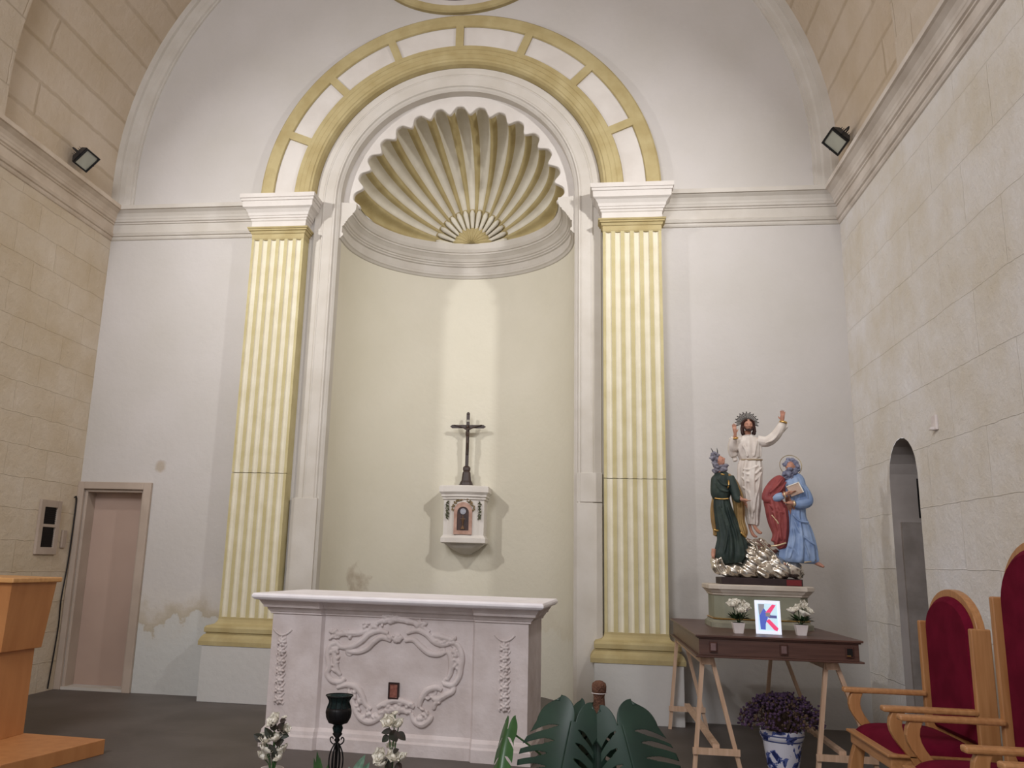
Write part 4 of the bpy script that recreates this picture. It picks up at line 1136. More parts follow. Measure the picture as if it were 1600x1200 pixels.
limb(mb, [(640, 1000, DR), (640, 1030, DR - .02), (650, 1050, DR - .05)], [16, 12, 8])
fb = mb.build('blue_and_red_robed_figure', M_SKIN, st, smooth=True); join_smooth(fb, .0035, smooth=1)
mb = MB()
robe(mb, [(692, 500, 40, .04, DR, .02), (705, 525, 68, .06, DR, .03), (715, 580, 70, .07, DR, .04), (725, 640, 62, .068, DR, .04), (728, 690, 54, .06, DR, .04), (725, 760, 60, .07, DR, .07), (735, 850, 84, .085, DR, .09), (738, 930, 102, .095, DR, .10), (735, 990, 112, .095, DR, .11), (735, 1020, 112, .09, DR, .11), (735, 1038, 90, .07, DR, .08)], folds=9, seed=7)
limb(mb, [(745, 550, DR), (785, 620, DR - .02), (785, 665, DR - .05), (730, 680, DR - .09), (700, 678, DR - .105)], [34, 34, 34, 30, 20])
limb(mb, [(580, 640, DR - .05), (600, 636, DR - .08), (628, 626, DR - .10)], [30, 28, 22])
for F_ in [[(690, 740), (730, 780), (790, 790)], [(700, 780), (740, 860), (830, 930)], [(690, 820), (700, 900), (670, 1010)], [(730, 840), (760, 920), (790, 1010)], [(660, 930), (700, 960), (740, 1020)], [(745, 560), (770, 600), (780, 650)]]:
    mb.tube(catmull([S(u, v, DR - .085) for u, v in F_], 5), [.004] + [.009] * ((len(F_) - 1) * 5 - 1) + [.004], 7)
join_smooth(mb.build('blue_tunic', M_BLUE, fb, smooth=True), .0045, smooth=1)
mb = MB()
robe(mb, [(640, 508, 24, .04, DR, .02), (620, 535, 46, .055, DR, .04), (600, 580, 62, .07, DR - .01, .05), (575, 640, 52, .075, DR - .01, .06), (598, 710, 62, .075, DR - .015, .09), (610, 780, 58, .07, DR - .02, .11), (625, 860, 44, .065, DR - .02, .12), (615, 920, 46, .055, DR - .02, .12), (600, 938, 22, .03, DR - .02, .1)], folds=7, seed=8)
limb(mb, [(620, 530, DR - .01), (560, 580, DR - .02), (535, 640, DR - .04), (565, 645, DR - .06)], [30, 32, 30, 26])
robe(mb, [(755, 690, 12, .03, DR + .03, .02), (765, 740, 16, .04, DR + .04, .08), (768, 790, 10, .03, DR + .04, .05)], folds=5, seed=9)
for F_ in [[(630, 520), (590, 570), (545, 610)], [(650, 540), (610, 600), (560, 630)], [(545, 680), (590, 720), (640, 730)], [(560, 720), (600, 780), (620, 900)], [(640, 700), (650, 800), (640, 900)], [(590, 690), (610, 760), (600, 860), (590, 920)]]:
    mb.tube(catmull([S(u, v, DR - .085) for u, v in F_], 5), [.004] + [.009] * ((len(F_) - 1) * 5 - 1) + [.004], 7)
join_smooth(mb.build('brick_red_mantle', M_REDM, fb, smooth=True), .0045, smooth=1)
mb = MB()
mb.tube(catmull([S(560, 745, DR - .085), S(585, 775, DR - .092), S(600, 800, DR - .09)], 4), [.004] * 4 + [.007] * 4 + [.008], 8)
mb.tube(catmull([S(560, 935, DR - .06), S(600, 930, DR - .08), S(650, 915, DR - .075)], 4), .007, 8)
p = S(634, 624, DR - .10); mb.tube([p, p + Vector((.010, -.002, .002))], [.030, .027], 14)
p = S(694, 676, DR - .105); mb.tube([p, p + Vector((-.010, -.002, 0))], [.027, .024], 14)
mb.tube(catmull([S(760, 1035, DR - .08), S(800, 1030, DR - .07), S(840, 1022, DR - .03)], 4), .006, 8)
parts_of(mb, 'gold_trim', mat('pale_gold', (238, 214, 176), None, .3, 9, metal=.5), fb)
mb = MB()      # open book against the chest
c = S(700, 590, DR - .10); Bm = Matrix.Rotation(R(-22), 4, 'Y') @ Matrix.Rotation(R(-10), 4, 'X')
mb.box((-.052, -.008, -.045), (.052, .010, .045), mt=Matrix.Translation(c) @ Bm)
bk_ = mb.build('book', mat('book_cover', (196, 172, 156), (176, 150, 132), .6, 12), fb, bevel=.003)
mb = MB(); mb.box((-.054, -.012, .040), (.054, .008, .047), mt=Matrix.Translation(c) @ Bm); mb.box((.046, -.012, -.045), (.054, .008, .047), mt=Matrix.Translation(c) @ Bm); mb.build('page_edge', M_PETAL, bk_)
mb = MB(); rnd = random.Random(14)
mb.ball(hr + Vector((.012, .016, .012)), (.042, .042, .042), 14, 10)
curls(mb, [S(655, 430, DR - .02), S(668, 410, DR - .02), S(700, 405, DR - .01), S(722, 430, DR - .01), S(730, 460, DR - .01), S(722, 480, DR), S(680, 402, DR), S(715, 412, DR - .02), S(728, 445, DR - .03), S(712, 470, DR - .03)], .013, 7, rnd, .012)
curls(mb, [S(665, 480, DR - .035), S(680, 492, DR - .04), S(695, 500, DR - .035), S(670, 505, DR - .03), S(690, 515, DR - .03), S(650, 490, DR - .03), S(678, 470, DR - .055), S(668, 490, DR - .05), S(700, 480, DR - .04)], .014, 8, rnd, .013)
join_smooth(mb.build('grey_hair_and_beard', mat('blue_grey_hair', (142, 146, 168), (100, 102, 124), .7, 30), fb, smooth=True), .003, smooth=1)
mb = MB(); c0 = S(697, 432, DR + .03)
pts = [c0 + Vector((.088 * math.cos(a), 0.02 * math.sin(a), .088 * math.sin(a))) for a in frange(0, 2 * PI, 40)]
mb.tube(pts, .0028, 6); mb.build('ring_halo', mat('brass_ring', (176, 158, 120), None, .4, 9, metal=.6), fb)

# ------------------------------------------------------------------ things on the table
def petal_rose(mb, c, r, rnd, n=9, tilt=None):
    c = Vector(c)
    ax = Vector((rnd.uniform(-.5, .5), rnd.uniform(-.9, -.1), rnd.uniform(.3, 1))).normalized()
    q = ax.to_track_quat('Z', 'Y').to_matrix().to_4x4()
    mb.ball(c + ax * r * .05, r * .36, 8, 6)
    for ringi, (cnt, rad, tl, sz) in enumerate(((3, .25, .25, .62), (5, .42, .55, .75), (6, .55, .95, .82))):
        for k in range(cnt):
            a = 2 * PI * k / cnt + ringi * .6
            m_ = Matrix.Translation(c) @ q @ Matrix.Rotation(a, 4, 'Z') @ Matrix.Translation((r * rad, 0, 0)) @ Matrix.Rotation(tl * .9, 4, 'Y')
            nu = 5
            V = []; Fc = []
            for i in range(nu + 1):
                for j in range(nu + 1):
                    s_ = (i / nu - .5) * 2; t_ = j / nu
                    w_ = r * sz * .75 * math.sin(PI * min(.12 + t_ * .8, .93)) 
                    V.append(m_ @ Vector((-.22 * r * (s_ * s_) + .05 * r * t_, s_ * w_, -.35 * r + t_ * r * sz * 1.25 - .08 * r * s_ * s_)))
            for i in range(nu):
                for j in range(nu):
                    A_ = i * (nu + 1) + j; Fc.append((A_, A_ + nu + 1, A_ + nu + 2, A_ + 1))
            mb.add(V, Fc)
def leaf(mb, base, tip, wdt, bend=.15, nrm=(0, -1, .4), mi=0):
    base, tip = Vector(base), Vector(tip); d = tip - base; L_ = d.length; d.normalize()
    n = Vector(nrm); n = (n - d * n.dot(d))
    if n.length < 1e-3: n = d.orthogonal()
    n.normalize(); s_ = d.cross(n)
    N = 8; V = []; Fc = []
    for i in range(N + 1):
        t = i / N; w_ = wdt * math.sin(PI * t ** .8) ** .8 if 0 < t < 1 else 0.0005
        p = base + d * L_ * t - n * bend * L_ * t * t
        V += [p - s_ * w_ - n * w_ * -.25, p, p + s_ * w_ - n * w_ * -.25]
    for i in range(N):
        for j in range(2): Fc.append((i * 3 + j, (i + 1) * 3 + j, (i + 1) * 3 + j + 1, i * 3 + j + 1))
    mb.add(V, Fc, mi)
def small_pot(loc, label, roses, seed):
    t = empty('potted_flowers', loc); tag(t, label, 'potted flowers', 'white flower pots on the table')
    mb = MB(); mb.taper_box((0, 0, 0), (.030, .030), (0, 0, .075), (.043, .043)); p_ = mb.build('pot', M_POTW, t, bevel=.003)
    mb = MB(); mb.box((-.037, -.037, .06), (.037, .037, .077)); mb.build('soil', M_DARK, p_)
    rnd = random.Random(seed)
    mb = MB()
    for k in range(46):
        a = rnd.uniform(0, 2 * PI); e = rnd.uniform(.1, 1.2); r = rnd.uniform(.05, .085)
        b0 = Vector((.03 * math.cos(a), .03 * math.sin(a), .10))
        leaf(mb, b0, b0 + Vector((r * math.cos(a) * math.cos(e), r * math.sin(a) * math.cos(e), r * math.sin(e) * .8)), .013, nrm=(0, 0, 1))
    for x, y, z, r in roses: mb.tube([(0, 0, .07), (x * .5, y * .5, z * .6), (x, y, z - .01)], .003, 5)
    mb.build('foliage', mat('pot_foliage', (60, 84, 50), (36, 54, 38), .5, 30), t)
    for x, y, z, r in roses:
        mb = MB(); petal_rose(mb, (x, y, z), r * 1.3, rnd); mb.build('flower', M_PETAL, t, smooth=True)
    return t
small_pot((2.515, -2.02, .95), 'white square pot of white roses left of the bright picture', [(-.035, -.02, .20, .036), (.012, -.05, .165, .034), (.045, -.01, .19, .036), (.0, .02, .215, .028), (.065, 0, .17, .026)], 31)
small_pot((2.955, -2.0, .95), 'white square pot of white roses right of the bright picture', [(-.055, -.02, .165, .032), (.01, -.05, .15, .034), (.02, .0, .215, .026), (.06, -.01, .17, .024), (-.01, .02, .19, .024)], 33)
# picture
pf = empty('picture_frame', (2.725, -2.03, .952), R(-4)); tag(pf, 'bright white framed picture of blue and pink shapes standing on the table', 'picture frame')
TL = Matrix.Rotation(R(-9), 4, 'X')
W2, H2 = .088, .236
mb = MB()
for lo, hi in (((-W2, -.006, 0), (-W2 + .020, .006, H2)), ((W2 - .020, -.006, 0), (W2, .006, H2)), ((-W2 + .02, -.006, 0), (W2 - .02, .006, .024)), ((-W2 + .02, -.006, H2 - .024), (W2 - .02, .006, H2))): mb.box(lo, hi, mt=TL)
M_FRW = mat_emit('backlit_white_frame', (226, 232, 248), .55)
mb.build('frame', M_FRW, pf, bevel=.002)
mb = MB(); mb.box((-W2 + .02, -.002, .024), (W2 - .02, .004, H2 - .024), mt=TL)
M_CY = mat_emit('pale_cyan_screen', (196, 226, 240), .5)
pic = mb.build('picture', M_CY, pf)
def shape(nm, pts, c, s, dy):
    mb = MB(); n = len(pts)
    mb.add([TL @ Vector((x, dy, z)) for x, z in pts] + [TL @ Vector((x, dy + .0006, z)) for x, z in pts], [tuple(range(n)), tuple(range(2 * n - 1, n - 1, -1))] + [(i, (i + 1) % n, n + (i + 1) % n, n + i) for i in range(n)])
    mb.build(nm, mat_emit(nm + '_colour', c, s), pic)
gx = lambda u: -W2 + (u - 500) / 390 * 2 * W2          # close-up sheet -> metres
gz = lambda v: H2 - (v - 295) / 495 * H2
shape('beige_area', [(gx(u), gz(v)) for u, v in ((555, 350), (650, 350), (640, 420), (560, 520))], (150, 150, 160), .3, -.0028)
shape('blue_area', [(gx(u), gz(v)) for u, v in ((640, 410), (700, 500), (690, 560), (655, 640), (650, 725), (575, 720), (565, 520))], (80, 100, 196), .4, -.0032)
shape('pink_bar', [(gx(u), gz(v)) for u, v in ((770, 350), (825, 360), (720, 505), (655, 480))], (236, 70, 120), .45, -.0036)
shape('pink_bar', [(gx(u), gz(v)) for u, v in ((665, 600), (710, 565), (845, 700), (825, 740), (785, 730))], (236, 70, 120), .45, -.0036)
shape('blue_bar', [(gx(u), gz(v)) for u, v in ((690, 510), (830, 512), (830, 555), (700, 550))], (90, 92, 150), .4, -.0034)
mb = MB(); mb.beam((0, .006, .15), (0, .075, .0), .03, .004); mb.build('easel_strut', M_POTW, pf)

# ------------------------------------------------------------------ blue and white flowerpot with dried flowers
m_, nt, b_ = new_mat('blue_painted_glaze'); b_.inputs['Roughness'].default_value = .2
tc = nt.nodes.new('ShaderNodeTexCoord'); n1 = nt.nodes.new('ShaderNodeTexNoise'); n1.inputs['Scale'].default_value = 9; n1.inputs['Detail'].default_value = 3; n1.inputs['Distortion'].default_value = 1.5
nt.links.new(tc.outputs['Object'], n1.inputs['Vector'])
r1 = nt.nodes.new('ShaderNodeValToRGB'); r1.color_ramp.interpolation = 'CONSTANT'
e = r1.color_ramp.elements; e[0].position = 0; e[0].color = lin((40, 50, 100)); e[1].position = .40; e[1].color = lin((86, 100, 160)); e2 = e.new(.45); e2.color = lin((216, 216, 228))
nt.links.new(n1.outputs['Fac'], r1.inputs['Fac']); nt.links.new(r1.outputs[0], b_.inputs['Base Color'])
fp = empty('flowerpot', (2.80, -1.95, 0)); tag(fp, 'white and blue painted ceramic flowerpot of dried purple flowers under the table', 'flowerpot')
mb = MB(); mb.lathe([(.098, 0), (.10, .015), (.094, .03), (.10, .04), (.108, .06), (.134, .235), (.14, .24), (.15, .262), (.15, .30), (.142, .305), (.132, .30), (.125, .25)], seg=40)
pot = mb.build('pot', M_POTW if False else m_, fp, smooth=True, auto=40)
M_BLUEB = mat('cobalt_band', (84, 94, 140), (60, 70, 116), .3, 20)
for r_, z_ in ((.1515, .272), (.1385, .236), (.1005, .05), (.1015, .008)):
    mb = MB(); mb.lathe([(r_ - .003, z_ - .006), (r_ + .001, z_ - .003), (r_ + .001, z_ + .003), (r_ - .003, z_ + .006)], seg=40, caps=False); mb.build('blue_band', M_BLUEB, pot, smooth=True)
mb = MB(); mb.lathe([(0, .27), (.13, .27)], seg=24, caps=True); mb.build('soil', M_DARK, pot)
rnd = random.Random(41)
mb = MB()
for k in range(170):
    a = rnd.uniform(0, 2 * PI); e_ = abs(rnd.gauss(.75, .4)); r = rnd.uniform(.22, .30)
    tip = Vector((r * math.cos(a) * math.cos(e_) * 1.0, r * math.sin(a) * math.cos(e_) * .85, .30 + r * math.sin(e_) * .85))
    mb.tube([(.05 * math.cos(a), .05 * math.sin(a), .26), tip * .6 + Vector((0, 0, .12)), tip], [.003, .0022, .0015], 4)
mb.build('dried_stems', M_PURPS, fp)['kind'] = 'stuff'
mb = MB()
for k in range(950):
    a = rnd.uniform(0, 2 * PI); e_ = rnd.uniform(-.15, 1.5); r = rnd.uniform(.5, 1.0) ** .5 * .26
    if rnd.random() < .10: r *= 1.12
    x_ = r * math.cos(a) * math.cos(e_) * 1.12; z_ = .345 + r * math.sin(e_) * .78
    p = Vector((x_, r * math.sin(a) * math.cos(e_) * .9, z_))
    mb.ball(p, (rnd.uniform(.007, .015), rnd.uniform(.007, .015), rnd.uniform(.006, .012)), 5, 4, mt=Matrix.Rotation(rnd.uniform(0, PI), 4, 'X'), mi=rnd.choice((0, 0, 0, 1)))
mb.build('dried_blossoms', [M_PURP, M_PURPS], fp)['kind'] = 'stuff'

# ------------------------------------------------------------------ chairs
def make_chair(W, D, hs, ha, hp, ht, tilt=0):
    """W outer width, D depth, seat height, arm height, post top, arch top; faces local -Y"""
    t = empty('armchair')
    w2 = W / 2; yb = D / 2; yf = -D / 2
    mb = MB()
    mb.box((-w2 + .03, yf, hs - .075), (w2 - .03, yb - .02, hs - .01)); mb.box((-w2 + .01, yf - .02, hs - .012), (w2 - .01, yb - .03, hs + .004)); mb.build('seat_frame', M_OAKH, t, bevel=.005)
    mb = MB(); V = []
    def cu(u, v):
        x = (u - .5) * 2; y = (v - .5) * 2
        h = .065 * (1 - abs(x) ** 6) ** .5 * (1 - abs(y) ** 6) ** .5 + .012 * (1 - x * x) * (1 - y * y)
        return (x * (w2 - .04), -.01 + y * (D / 2 - .035), hs + h)
    mb.grid(cu, 24, 20); mb.box((-w2 + .05, yf + .03, hs - .005), (w2 - .05, yb - .06, hs + .003)); mb.build('seat_cushion', M_RED, t, smooth=True)
    for sx in (-1, 1):
        mb = MB()      # curved front leg
        rings = []
        for k in range(9):
            z = (hs - .07) * k / 8; yy = yf + .045 - .03 * math.sin(PI * k / 8) - .015 * (1 - k / 8)
            hw_ = .022 + .008 * k / 8
            rings.append([(sx * (w2 - .055) + a * hw_, yy + b * (.03 + .01 * math.sin(PI * k / 8)), z) for a, b in ((-1, -1), (1, -1), (1, 1), (-1, 1))])
        mb.sections(rings); mb.build('leg', M_OAK, t, bevel=.004)
        mb = MB(); mb.box((sx * (w2 - .022) - .02, yb - .07, 0), (sx * (w2 - .022) + .02, yb + .035, hp)); mb.build('leg', M_OAK, t, bevel=.008)
        mb = MB(); mb.box((sx * (w2 - .03) - .032, yf - .03, ha - .03), (sx * (w2 - .03) + .032, yb - .06, ha)); mb.build('armrest', M_OAKH, t, bevel=.010)
        mb = MB(); rings = []
        for k in range(9):
            f_ = k / 8; z = hs - .05 + (ha - .03 - hs + .05) * f_; yy = yf + .10 + .05 * math.cos(PI * f_ * 1.1) * 1 - .06 * math.sin(PI * f_) * .6
            rings.append([(sx * (w2 - .03) + a * .02, yy + b * .034, z) for a, b in ((-1, -1), (1, -1), (1, 1), (-1, 1))])
        mb.sections(rings); mb.build('arm_support', M_OAK, t, bevel=.005)
        mb = MB(); mb.box((sx * (w2 - .04) - .012, yf + .06, .14), (sx * (w2 - .04) + .012, yb - .07, .18)); mb.build('stretcher', M_OAKH, t)
    mb = MB(); mb.box((-w2 + .04, yf + .03, .16), (w2 - .04, yf + .055, .20)); mb.build('stretcher', M_OAKH, t)
    # arched back
    wi = w2 - .045; zs = hp - .04; rise = ht - zs
    def arch(w_, top, z0, n=20): return [(-w_, z0), (w_, z0)] + [(w_ * math.cos(PI * k / n), zs + (top - zs) * math.sin(PI * k / n)) for k in range(0, n + 1)]
    O = arch(wi + .006, ht, hs + .02); I = arch(wi - .045, ht - .05, hs + .05); n = len(O)
    y0, y1 = yb - .02, yb + .025
    mb = MB()
    mb.add([(a[0], y0, a[1]) for a in O] + [(a[0], y0, a[1]) for a in I] + [(a[0], y1, a[1]) for a in I] + [(a[0], y1, a[1]) for a in O],
           [(r * n + i, r * n + (i + 1) % n, ((r + 1) % 4) * n + (i + 1) % n, ((r + 1) % 4) * n + i) for r in range(4) for i in range(n)])
    mb.build('back_frame', M_OAK, t, bevel=.004)
    O2 = arch(wi - .03, ht - .04, hs + .05)
    mb = MB(); V = [(a[0], y1 - .01, a[1]) for a in O2] + [(a[0], y0 - .012, a[1]) for a in O2]
    I2 = arch(wi - .06, ht - .07, hs + .08); V += [(a[0], y0 - .035, a[1]) for a in I2]
    mb.add(V, [tuple(range(n - 1, -1, -1)), tuple(2 * n + i for i in range(n))] + [(r * n + i, r * n + (i + 1) % n, (r + 1) * n + (i + 1) % n, (r + 1) * n + i) for r in range(2) for i in range(n)])
    mb.build('back_cushion', M_RED, t, bevel=.008)
    return t
c2 = make_chair(.79, .52, .45, .70, 1.12, 1.32)
c2.location = (3.31, -3.09, 0); c2.rotation_euler = (0, 0, R(-90))
G = 'oak armchairs with burgundy upholstery'
tag(c2, 'smaller oak armchair with burgundy seat and arched back, nearest the statue table', 'armchair', G)
c1 = make_chair(.84, .54, .45, .70, 1.30, 1.58)
c1.location = (3.31, -4.13, 0); c1.rotation_euler = (0, 0, R(-90))
tag(c1, 'taller oak armchair with burgundy arched back, middle of the row at the right edge', 'armchair', G)
c0 = copy_tree(c2); c0.location = (3.31, -5.20, 0)
tag(c0, 'oak armchair at the lower right corner of which only an armrest shows', 'armchair', G)

# ------------------------------------------------------------------ ambo on its platform
AR = R(-3)
am = empty('lectern', (-3.35, -2.62, 0), AR); tag(am, 'orange wooden lectern with overhanging upper box at the left edge', 'lectern')
mb = MB(); mb.box((-.55, -.75, 0), (1.40, .12, .10)); mb.v = [(x - (.16 * (.12 - y) if x > 0 else 0) , y, z) for x, y, z in mb.v]; mb.build('platform', M_AMBO, am, bevel=.004)
mb = MB(); mb.box((-.45, -.45, .10), (.76, .10, .70)); mb.build('pedestal', M_AMBO, am, bevel=.003)
mb = MB(); mb.sections([[(x, y, z) for x, y in ((-.5, f), (w_, f), (w_, .12), (-.5, .12))] for w_, f, z in ((.80, -.30, .695), (.86, -.36, 1.165))]); mb.build('upper_box', M_AMBO, am, bevel=.003)
mb = MB(); mb.box((-.52, -.39, 1.165), (.89, .14, 1.20)); mb.build('top_rim', M_AMBO_E, am, bevel=.008)

# ------------------------------------------------------------------ foreground
def flower_vase(loc, label, hgt, rim, stems, leaves, seed, w_=.06):
    t = empty('flower_vase', loc); tag(t, label, 'vase of flowers', 'white vases of white roses in front of the altar')
    mb = MB(); mb.lathe([(w_ * .8, 0), (w_ * .82, .02), (w_ * .75, .05), (w_ * .7, hgt * .5), (w_ * .85, hgt - .03), (w_, hgt), (w_ * .9, hgt), (w_ * .78, hgt - .03)], seg=24); mb.build('vase', M_POTW, t, smooth=True, auto=50)
    rnd = random.Random(seed)
    mb = MB()
    for x, y, z, r in stems: mb.tube([(0, 0, hgt - .05), (x * .4, y * .4, hgt + (z - hgt) * .4), (x, y, z)], .0035, 5)
    mb.build('stems', M_LEAF2, t)
    mb = MB()
    for (x, z, dx, dz, wd) in leaves: leaf(mb, (x, -.02, z), (x + dx, -.03, z + dz), wd, nrm=(rnd.uniform(-.3, .3), -1, rnd.uniform(-.2, .6)))
    mb.build('leaves', M_DLEAF, t)
    for x, y, z, r in stems:
        mb = MB(); petal_rose(mb, (x, y, z), r * 1.25, rnd); mb.build('rose', M_PETAL, t, smooth=True)
    return t
flower_vase((-.20, -4.0, 0), 'white vase of white artificial roses in front of the left end of the altar', .315, .05,
    [(-.005, 0, .545, .036), (.055, 0, .505, .026), (.043, .01, .562, .013), (-.045, -.01, .455, .030), (.012, -.02, .462, .032), (-.035, -.02, .402, .036), (-.055, 0, .365, .030), (.055, -.01, .41, .028), (.045, -.03, .375, .026)],
    [(.0, .46, -.05, .055, .022), (-.05, .45, -.055, .03, .022), (.02, .50, .035, .05, .018), (.03, .49, .055, -.01, .022), (.03, .55, .035, .01, .012), (.0, .50, -.0, .05, .02), (.01, .44, .05, .02, .022), (.01, .40, .02, -.05, .02), (-.02, .43, .05, -.05, .018)], 51)
flower_vase((.435, -4.0, 0), 'white vase of white artificial roses in front of the altar centre, one rose tall', .33, .05,
    [(-.022, 0, .572, .034), (.030, 0, .562, .028), (.006, .01, .612, .014), (-.055, -.01, .405, .036), (.012, -.02, .408, .032), (.052, 0, .40, .028), (-.01, .02, .45, .022), (-.04, -.03, .37, .028)],
    [(.0, .535, -.055, -.01, .016), (-.015, .51, -.035, -.03, .018), (.0, .53, .03, -.045, .026), (.03, .53, .045, -.035, .02), (.02, .54, -.02, -.05, .024), (.01, .43, .03, .02, .014), (-.02, .40, .02, -.05, .022), (.03, .38, .03, -.03, .02)], 53, .055)
# iron goblet candle stand
cs = empty('candle_holder', (.14, -4.0, 0)); tag(cs, 'tall black metal candle holder with smoked glass cup', 'candle holder')
mb = MB(); mb.lathe([(.013, .495), (.022, .51), (.028, .53), (.022, .545), (.045, .56), (.062, .585), (.066, .61), (.060, .635), (.052, .655), (.052, .665), (.062, .683), (.070, .69), (.066, .69), (.058, .682), (.047, .662), (.055, .635), (.060, .61), (.055, .585), (.03, .562), (0, .56)], seg=32)
mb.build('glass_cup', M_GLASS, cs, smooth=True)
mb = MB()
for k in range(12):
    a = 2 * PI * k / 12
    mb.tube([(r * math.cos(a), r * math.sin(a), z) for r, z in ((.024, .548), (.047, .56), (.064, .585), (.068, .61), (.062, .635), (.054, .655), (.055, .668), (.066, .686))], .0022, 5)
mb.lathe([(.069, .687), (.073, .689), (.073, .693), (.069, .694)], seg=32, caps=False)
mb.lathe([(.002, .548), (.05, .556), (.062, .578), (.0675, .60), (.0675, .615), (.063, .632), (.058, .632), (.05, .57), (.002, .56)], seg=32)
mb.build('metal_basket', M_BLACK, cs, smooth=True)
mb = MB(); mb.lathe([(.09, 0), (.09, .012), (.03, .03), (.012, .06), (.010, .12), (.02, .13), (.010, .15), (.010, .26), (.014, .27), (.008, .30), (.008, .46), (.016, .47), (.010, .48), (.026, .50), (.016, .515), (.026, .53), (.012, .55)], seg=20)
mb.build('stem', M_BLACK, cs, smooth=True)
for k in range(6):
    a = 2 * PI * k / 6 + .2; mb = MB()
    mb.tube(catmull([(r * math.cos(a), r * math.sin(a), z) for r, z in ((.008, .455), (.018, .44), (.032, .405), (.036, .36), (.028, .315), (.010, .285))], 4), .004, 6); mb.build('cage_wire', M_BLACK, cs, smooth=True)
for sx in (-1, 1):
    mb = MB(); mb.tube(catmull([(sx * .006, 0, .455), (sx * .02, 0, .45), (sx * .034, 0, .462), (sx * .036, 0, .478), (sx * .026, 0, .484), (sx * .021, 0, .474)], 4), .0035, 6); mb.build('scroll', M_BLACK, cs, smooth=True)

# monstera
mo = empty('monstera_plant', (1.42, -4.05, 0)); tag(mo, 'large potted monstera with dark split leaves around a coir pole in the foreground', 'potted plant')
mb = MB(); mb.lathe([(.11, 0), (.12, .02), (.155, .25), (.165, .26), (.165, .29), (.15, .29), (.14, .25)], seg=32); pt = mb.build('pot', M_TERRA, mo, smooth=True, auto=40)
mb = MB(); mb.lathe([(0, .26), (.145, .26)], seg=24); mb.build('soil', M_DARK, pt)
mb = MB(); rr = random.Random(3)
mb.lathe([(.030 + rr.uniform(-.003, .003), z) for z in frange(.2, .77, 26)] + [(.036, .775), (.037, .80), (.033, .815), (.018, .825), (.002, .828)], c=(.075, .05, 0), seg=20); mb.build('coir_pole', M_MOSS, mo, smooth=True)
mb = MB(); mb.lathe([(.0385, .765), (.0395, .767), (.0385, .769)], c=(.075, .05, 0), seg=20, caps=False)
mb.tube(catmull([(.075, .01, .60), (.11, .02, .68), (.125, .03, .66), (.115, .03, .62), (.12, .03, .58)], 4), .003, 5); mb.build('tie', M_POTW, mo)
def monstera_leaf(name, base, tip, wdt, nrm, cuts=5, holes=False, seed=0, m=M_LEAF, droop=.18, asym=(1, 1)):
    """split leaf: half blades cut by slots from the margin"""
    rnd = random.Random(seed)
    base, tip = Vector(base), Vector(tip); d = tip - base; L_ = d.length; d.normalize()
    n = Vector(nrm); n = (n - d * n.dot(d)).normalized(); s_ = d.cross(n)
    mb = MB()
    def pt(t, q):      # t along midrib -.16..1, q signed across (metres)
        return base + d * (L_ * t) + s_ * q - n * (droop * L_ * max(t, 0) ** 2 + .22 * abs(q) ** 1.6 / max(wdt, .01) ** .6 - .012 * math.cos(min(abs(q) / wdt, 1) * 3))
    def half(t):       # heart outline
        if t < 0: return wdt * .80 * math.sqrt(max(1 - (t / -.24) ** 2, 0))
        return wdt * (.80 + .9 * t * (1 - t)) * math.sqrt(max(1 - t ** 2.4, 0))
    NT = 220; NQ = 30
    for sg in (-1, 1):
        slots = []
        for k in range(cuts):
            t0 = -.02 + .86 * (k + .5) / cuts + rnd.uniform(-.02, .02)
            slots.append((t0, rnd.uniform(.25, .42), .020 + rnd.uniform(0, .01)))
        b = len(mb.v); ok = {}
        for i in range(NT + 1):
            t = -.24 + 1.24 * i / NT; h = half(t) * asym[0 if sg < 0 else 1]
            for j in range(NQ + 1):
                f_ = j / NQ; tt = t
                # lobes sweep towards the tip
                if t < 0:
                    k_ = math.sqrt(max(1 - (t / .24) ** 2, 0)) * asym[0 if sg < 0 else 1]
                    qi = wdt * .40 * (1 - k_); qo = wdt * .40 * (1 + k_)
                    q = sg * (qi + (qo - qi) * f_)
                else: q = sg * (h * f_)
                te = tt + .16 * f_ * f_ * (1 - max(tt, 0)) * (1 if tt > 0 else .4)
                mb.v.append(tuple(pt(te, q)))
                cut = False
                for (t0, q0, wd) in slots:
                    if f_ > q0 and abs(tt - t0) < wd * min(1, (f_ - q0) / .25): cut = True
                if holes:
                    for (t0, q0, wd) in slots:
                        if .10 < f_ < .2 and abs(tt - t0 + .05) < .011: cut = True
                ok[(i, j)] = not cut
        for i in range(NT):
            for j in range(NQ):
                if ok[(i, j)] and ok[(i + 1, j)] and ok[(i, j + 1)] and ok[(i + 1, j + 1)]:
                    a = b + i * (NQ + 1) + j
                    mb.f.append((a, a + NQ + 1, a + NQ + 2, a + 1)); mb.m.append(0)
    o = mb.build(name, m, mo, smooth=True)
    sd = o.modifiers.new('thick', 'SOLIDIFY'); sd.thickness = .0015
    return o
ML = lambda x, y, z: (x - 1.42, y + 4.05, z)
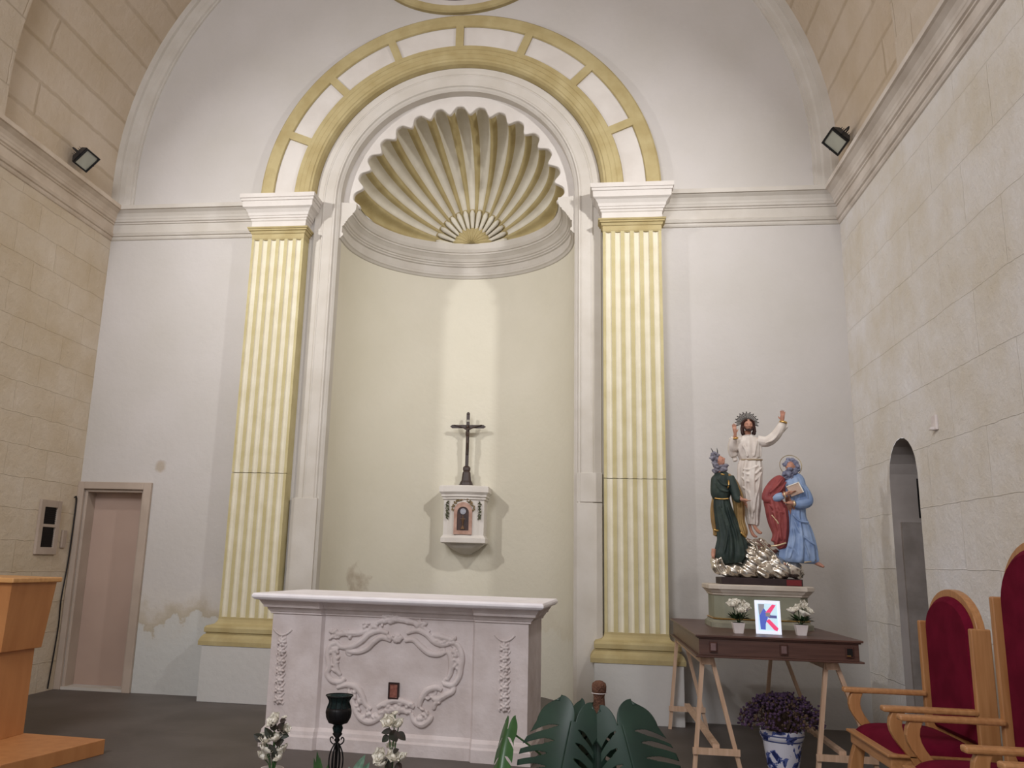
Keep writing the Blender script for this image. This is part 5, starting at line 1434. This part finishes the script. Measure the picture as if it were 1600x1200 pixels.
# the leaves: base (petiole joint) and tip in scene metres
leaves_ = [
    (ML(1.36, -4.16, .650), ML(1.26, -4.32, .22), .20, (-.10, -1, .30), 6, 61),
    (ML(1.60, -4.16, .645), ML(1.72, -4.32, .22), .20, (.10, -1, .30), 6, 62),
    (ML(1.42, -3.98, .655), ML(1.34, -4.02, .36), .085, (.1, -1, .3), 2, 63),
    (ML(1.485, -4.05, .615), ML(1.47, -4.15, .32), .10, (-.2, -1, .2), 3, 64),
    (ML(1.04, -4.05, .575), ML(.985, -4.25, .32), .062, (-.5, -1, .3), 3, 65),
]
for i, (b_0, t_0, w_, n_, c_, s_) in enumerate(leaves_):
    monstera_leaf('leaf', b_0, t_0, w_, n_, c_, seed=s_, asym=((.75, 1.2), (1.25, .75), (1, 1), (1, 1), (.8, 1))[i], m=M_LEAF if i < 4 else mat('bright_monstera_green', (52, 96, 44), (40, 78, 38), .35, 6, spec=.5))
for b_0, mid in (((-.06, -.11, .65), (-.06, -.02, .5)), ((.18, -.11, .645), (.10, -.03, .48)), ((0, .07, .655), (.0, .06, .5)), ((.065, .0, .615), (.04, -.02, .45)), ((-.38, 0, .575), (-.20, .02, .45))):
    mb = MB(); mb.tube(catmull([(0, 0, .26), mid, b_0], 8), .005, 7); mb.build('stalk', M_LEAF2, mo, smooth=True)

# small plants at the lower edge
pgl = empty('leafy_plant', (.02, -3.78, 0)); tag(pgl, 'pointed green leaf tips behind the candle holder at the lower edge', 'plant')
mb = MB(); mb.lathe([(.05, 0), (.065, .12), (.06, .12)], seg=20); mb.build('pot', M_TERRA, pgl)
for dx, dz, wd in ((-.045, .365, .018), (-.028, .335, .02), (-.06, .33, .016), (.02, .30, .02)):
    mb = MB(); leaf(mb, (dx * .3, 0, .12), (dx, -.02, dz), wd, nrm=(.2, -1, .1), bend=.05); mb.build('leaf', M_LEAF2, pgl)
pgr = empty('leafy_plant', (.30, -4.05, 0)); tag(pgr, 'silvery variegated leaves between the candle holder and the centre vase', 'plant')
mb = MB(); mb.lathe([(.04, 0), (.05, .12), (.045, .12)], seg=20); mb.build('pot', M_TERRA, pgr)
for bx, bz, dx, dz, wd in ((-.06, .29, .01, .42, .022), (-.03, .28, .035, .385, .02), (-.07, .30, -.07, .36, .012), (-.06, .30, .0, .345, .02)):
    mb = MB(); mb.tube([(0, 0, .1), (bx * .8, 0, .22), (bx, 0, bz)], .003, 5); leaf(mb, (bx, 0, bz), (dx, -.02, dz), wd, nrm=(.2, -1, .3), bend=.05); mb.build('leaf', M_LEAF3, pgr)
pgb = empty('leafy_plant', (-1.55, -4.6, 0)); tag(pgb, 'dark green leaf clump at the lower left corner before the lectern', 'plant')
mb = MB(); mb.lathe([(.09, 0), (.12, .18), (.11, .18)], seg=24); mb.build('pot', M_TERRA, pgb)
rnd = random.Random(77)
for k in range(26):
    a = rnd.uniform(0, 2 * PI); e_ = rnd.uniform(.3, 1.4); r = rnd.uniform(.12, .20)
    mb = MB(); leaf(mb, (.03 * math.cos(a), .03 * math.sin(a), .17), (r * math.cos(a) * math.cos(e_), r * math.sin(a) * math.cos(e_), .17 + r * math.sin(e_)), .03, nrm=(0, 0, 1)); mb.build('leaf', M_LEAF, pgb)
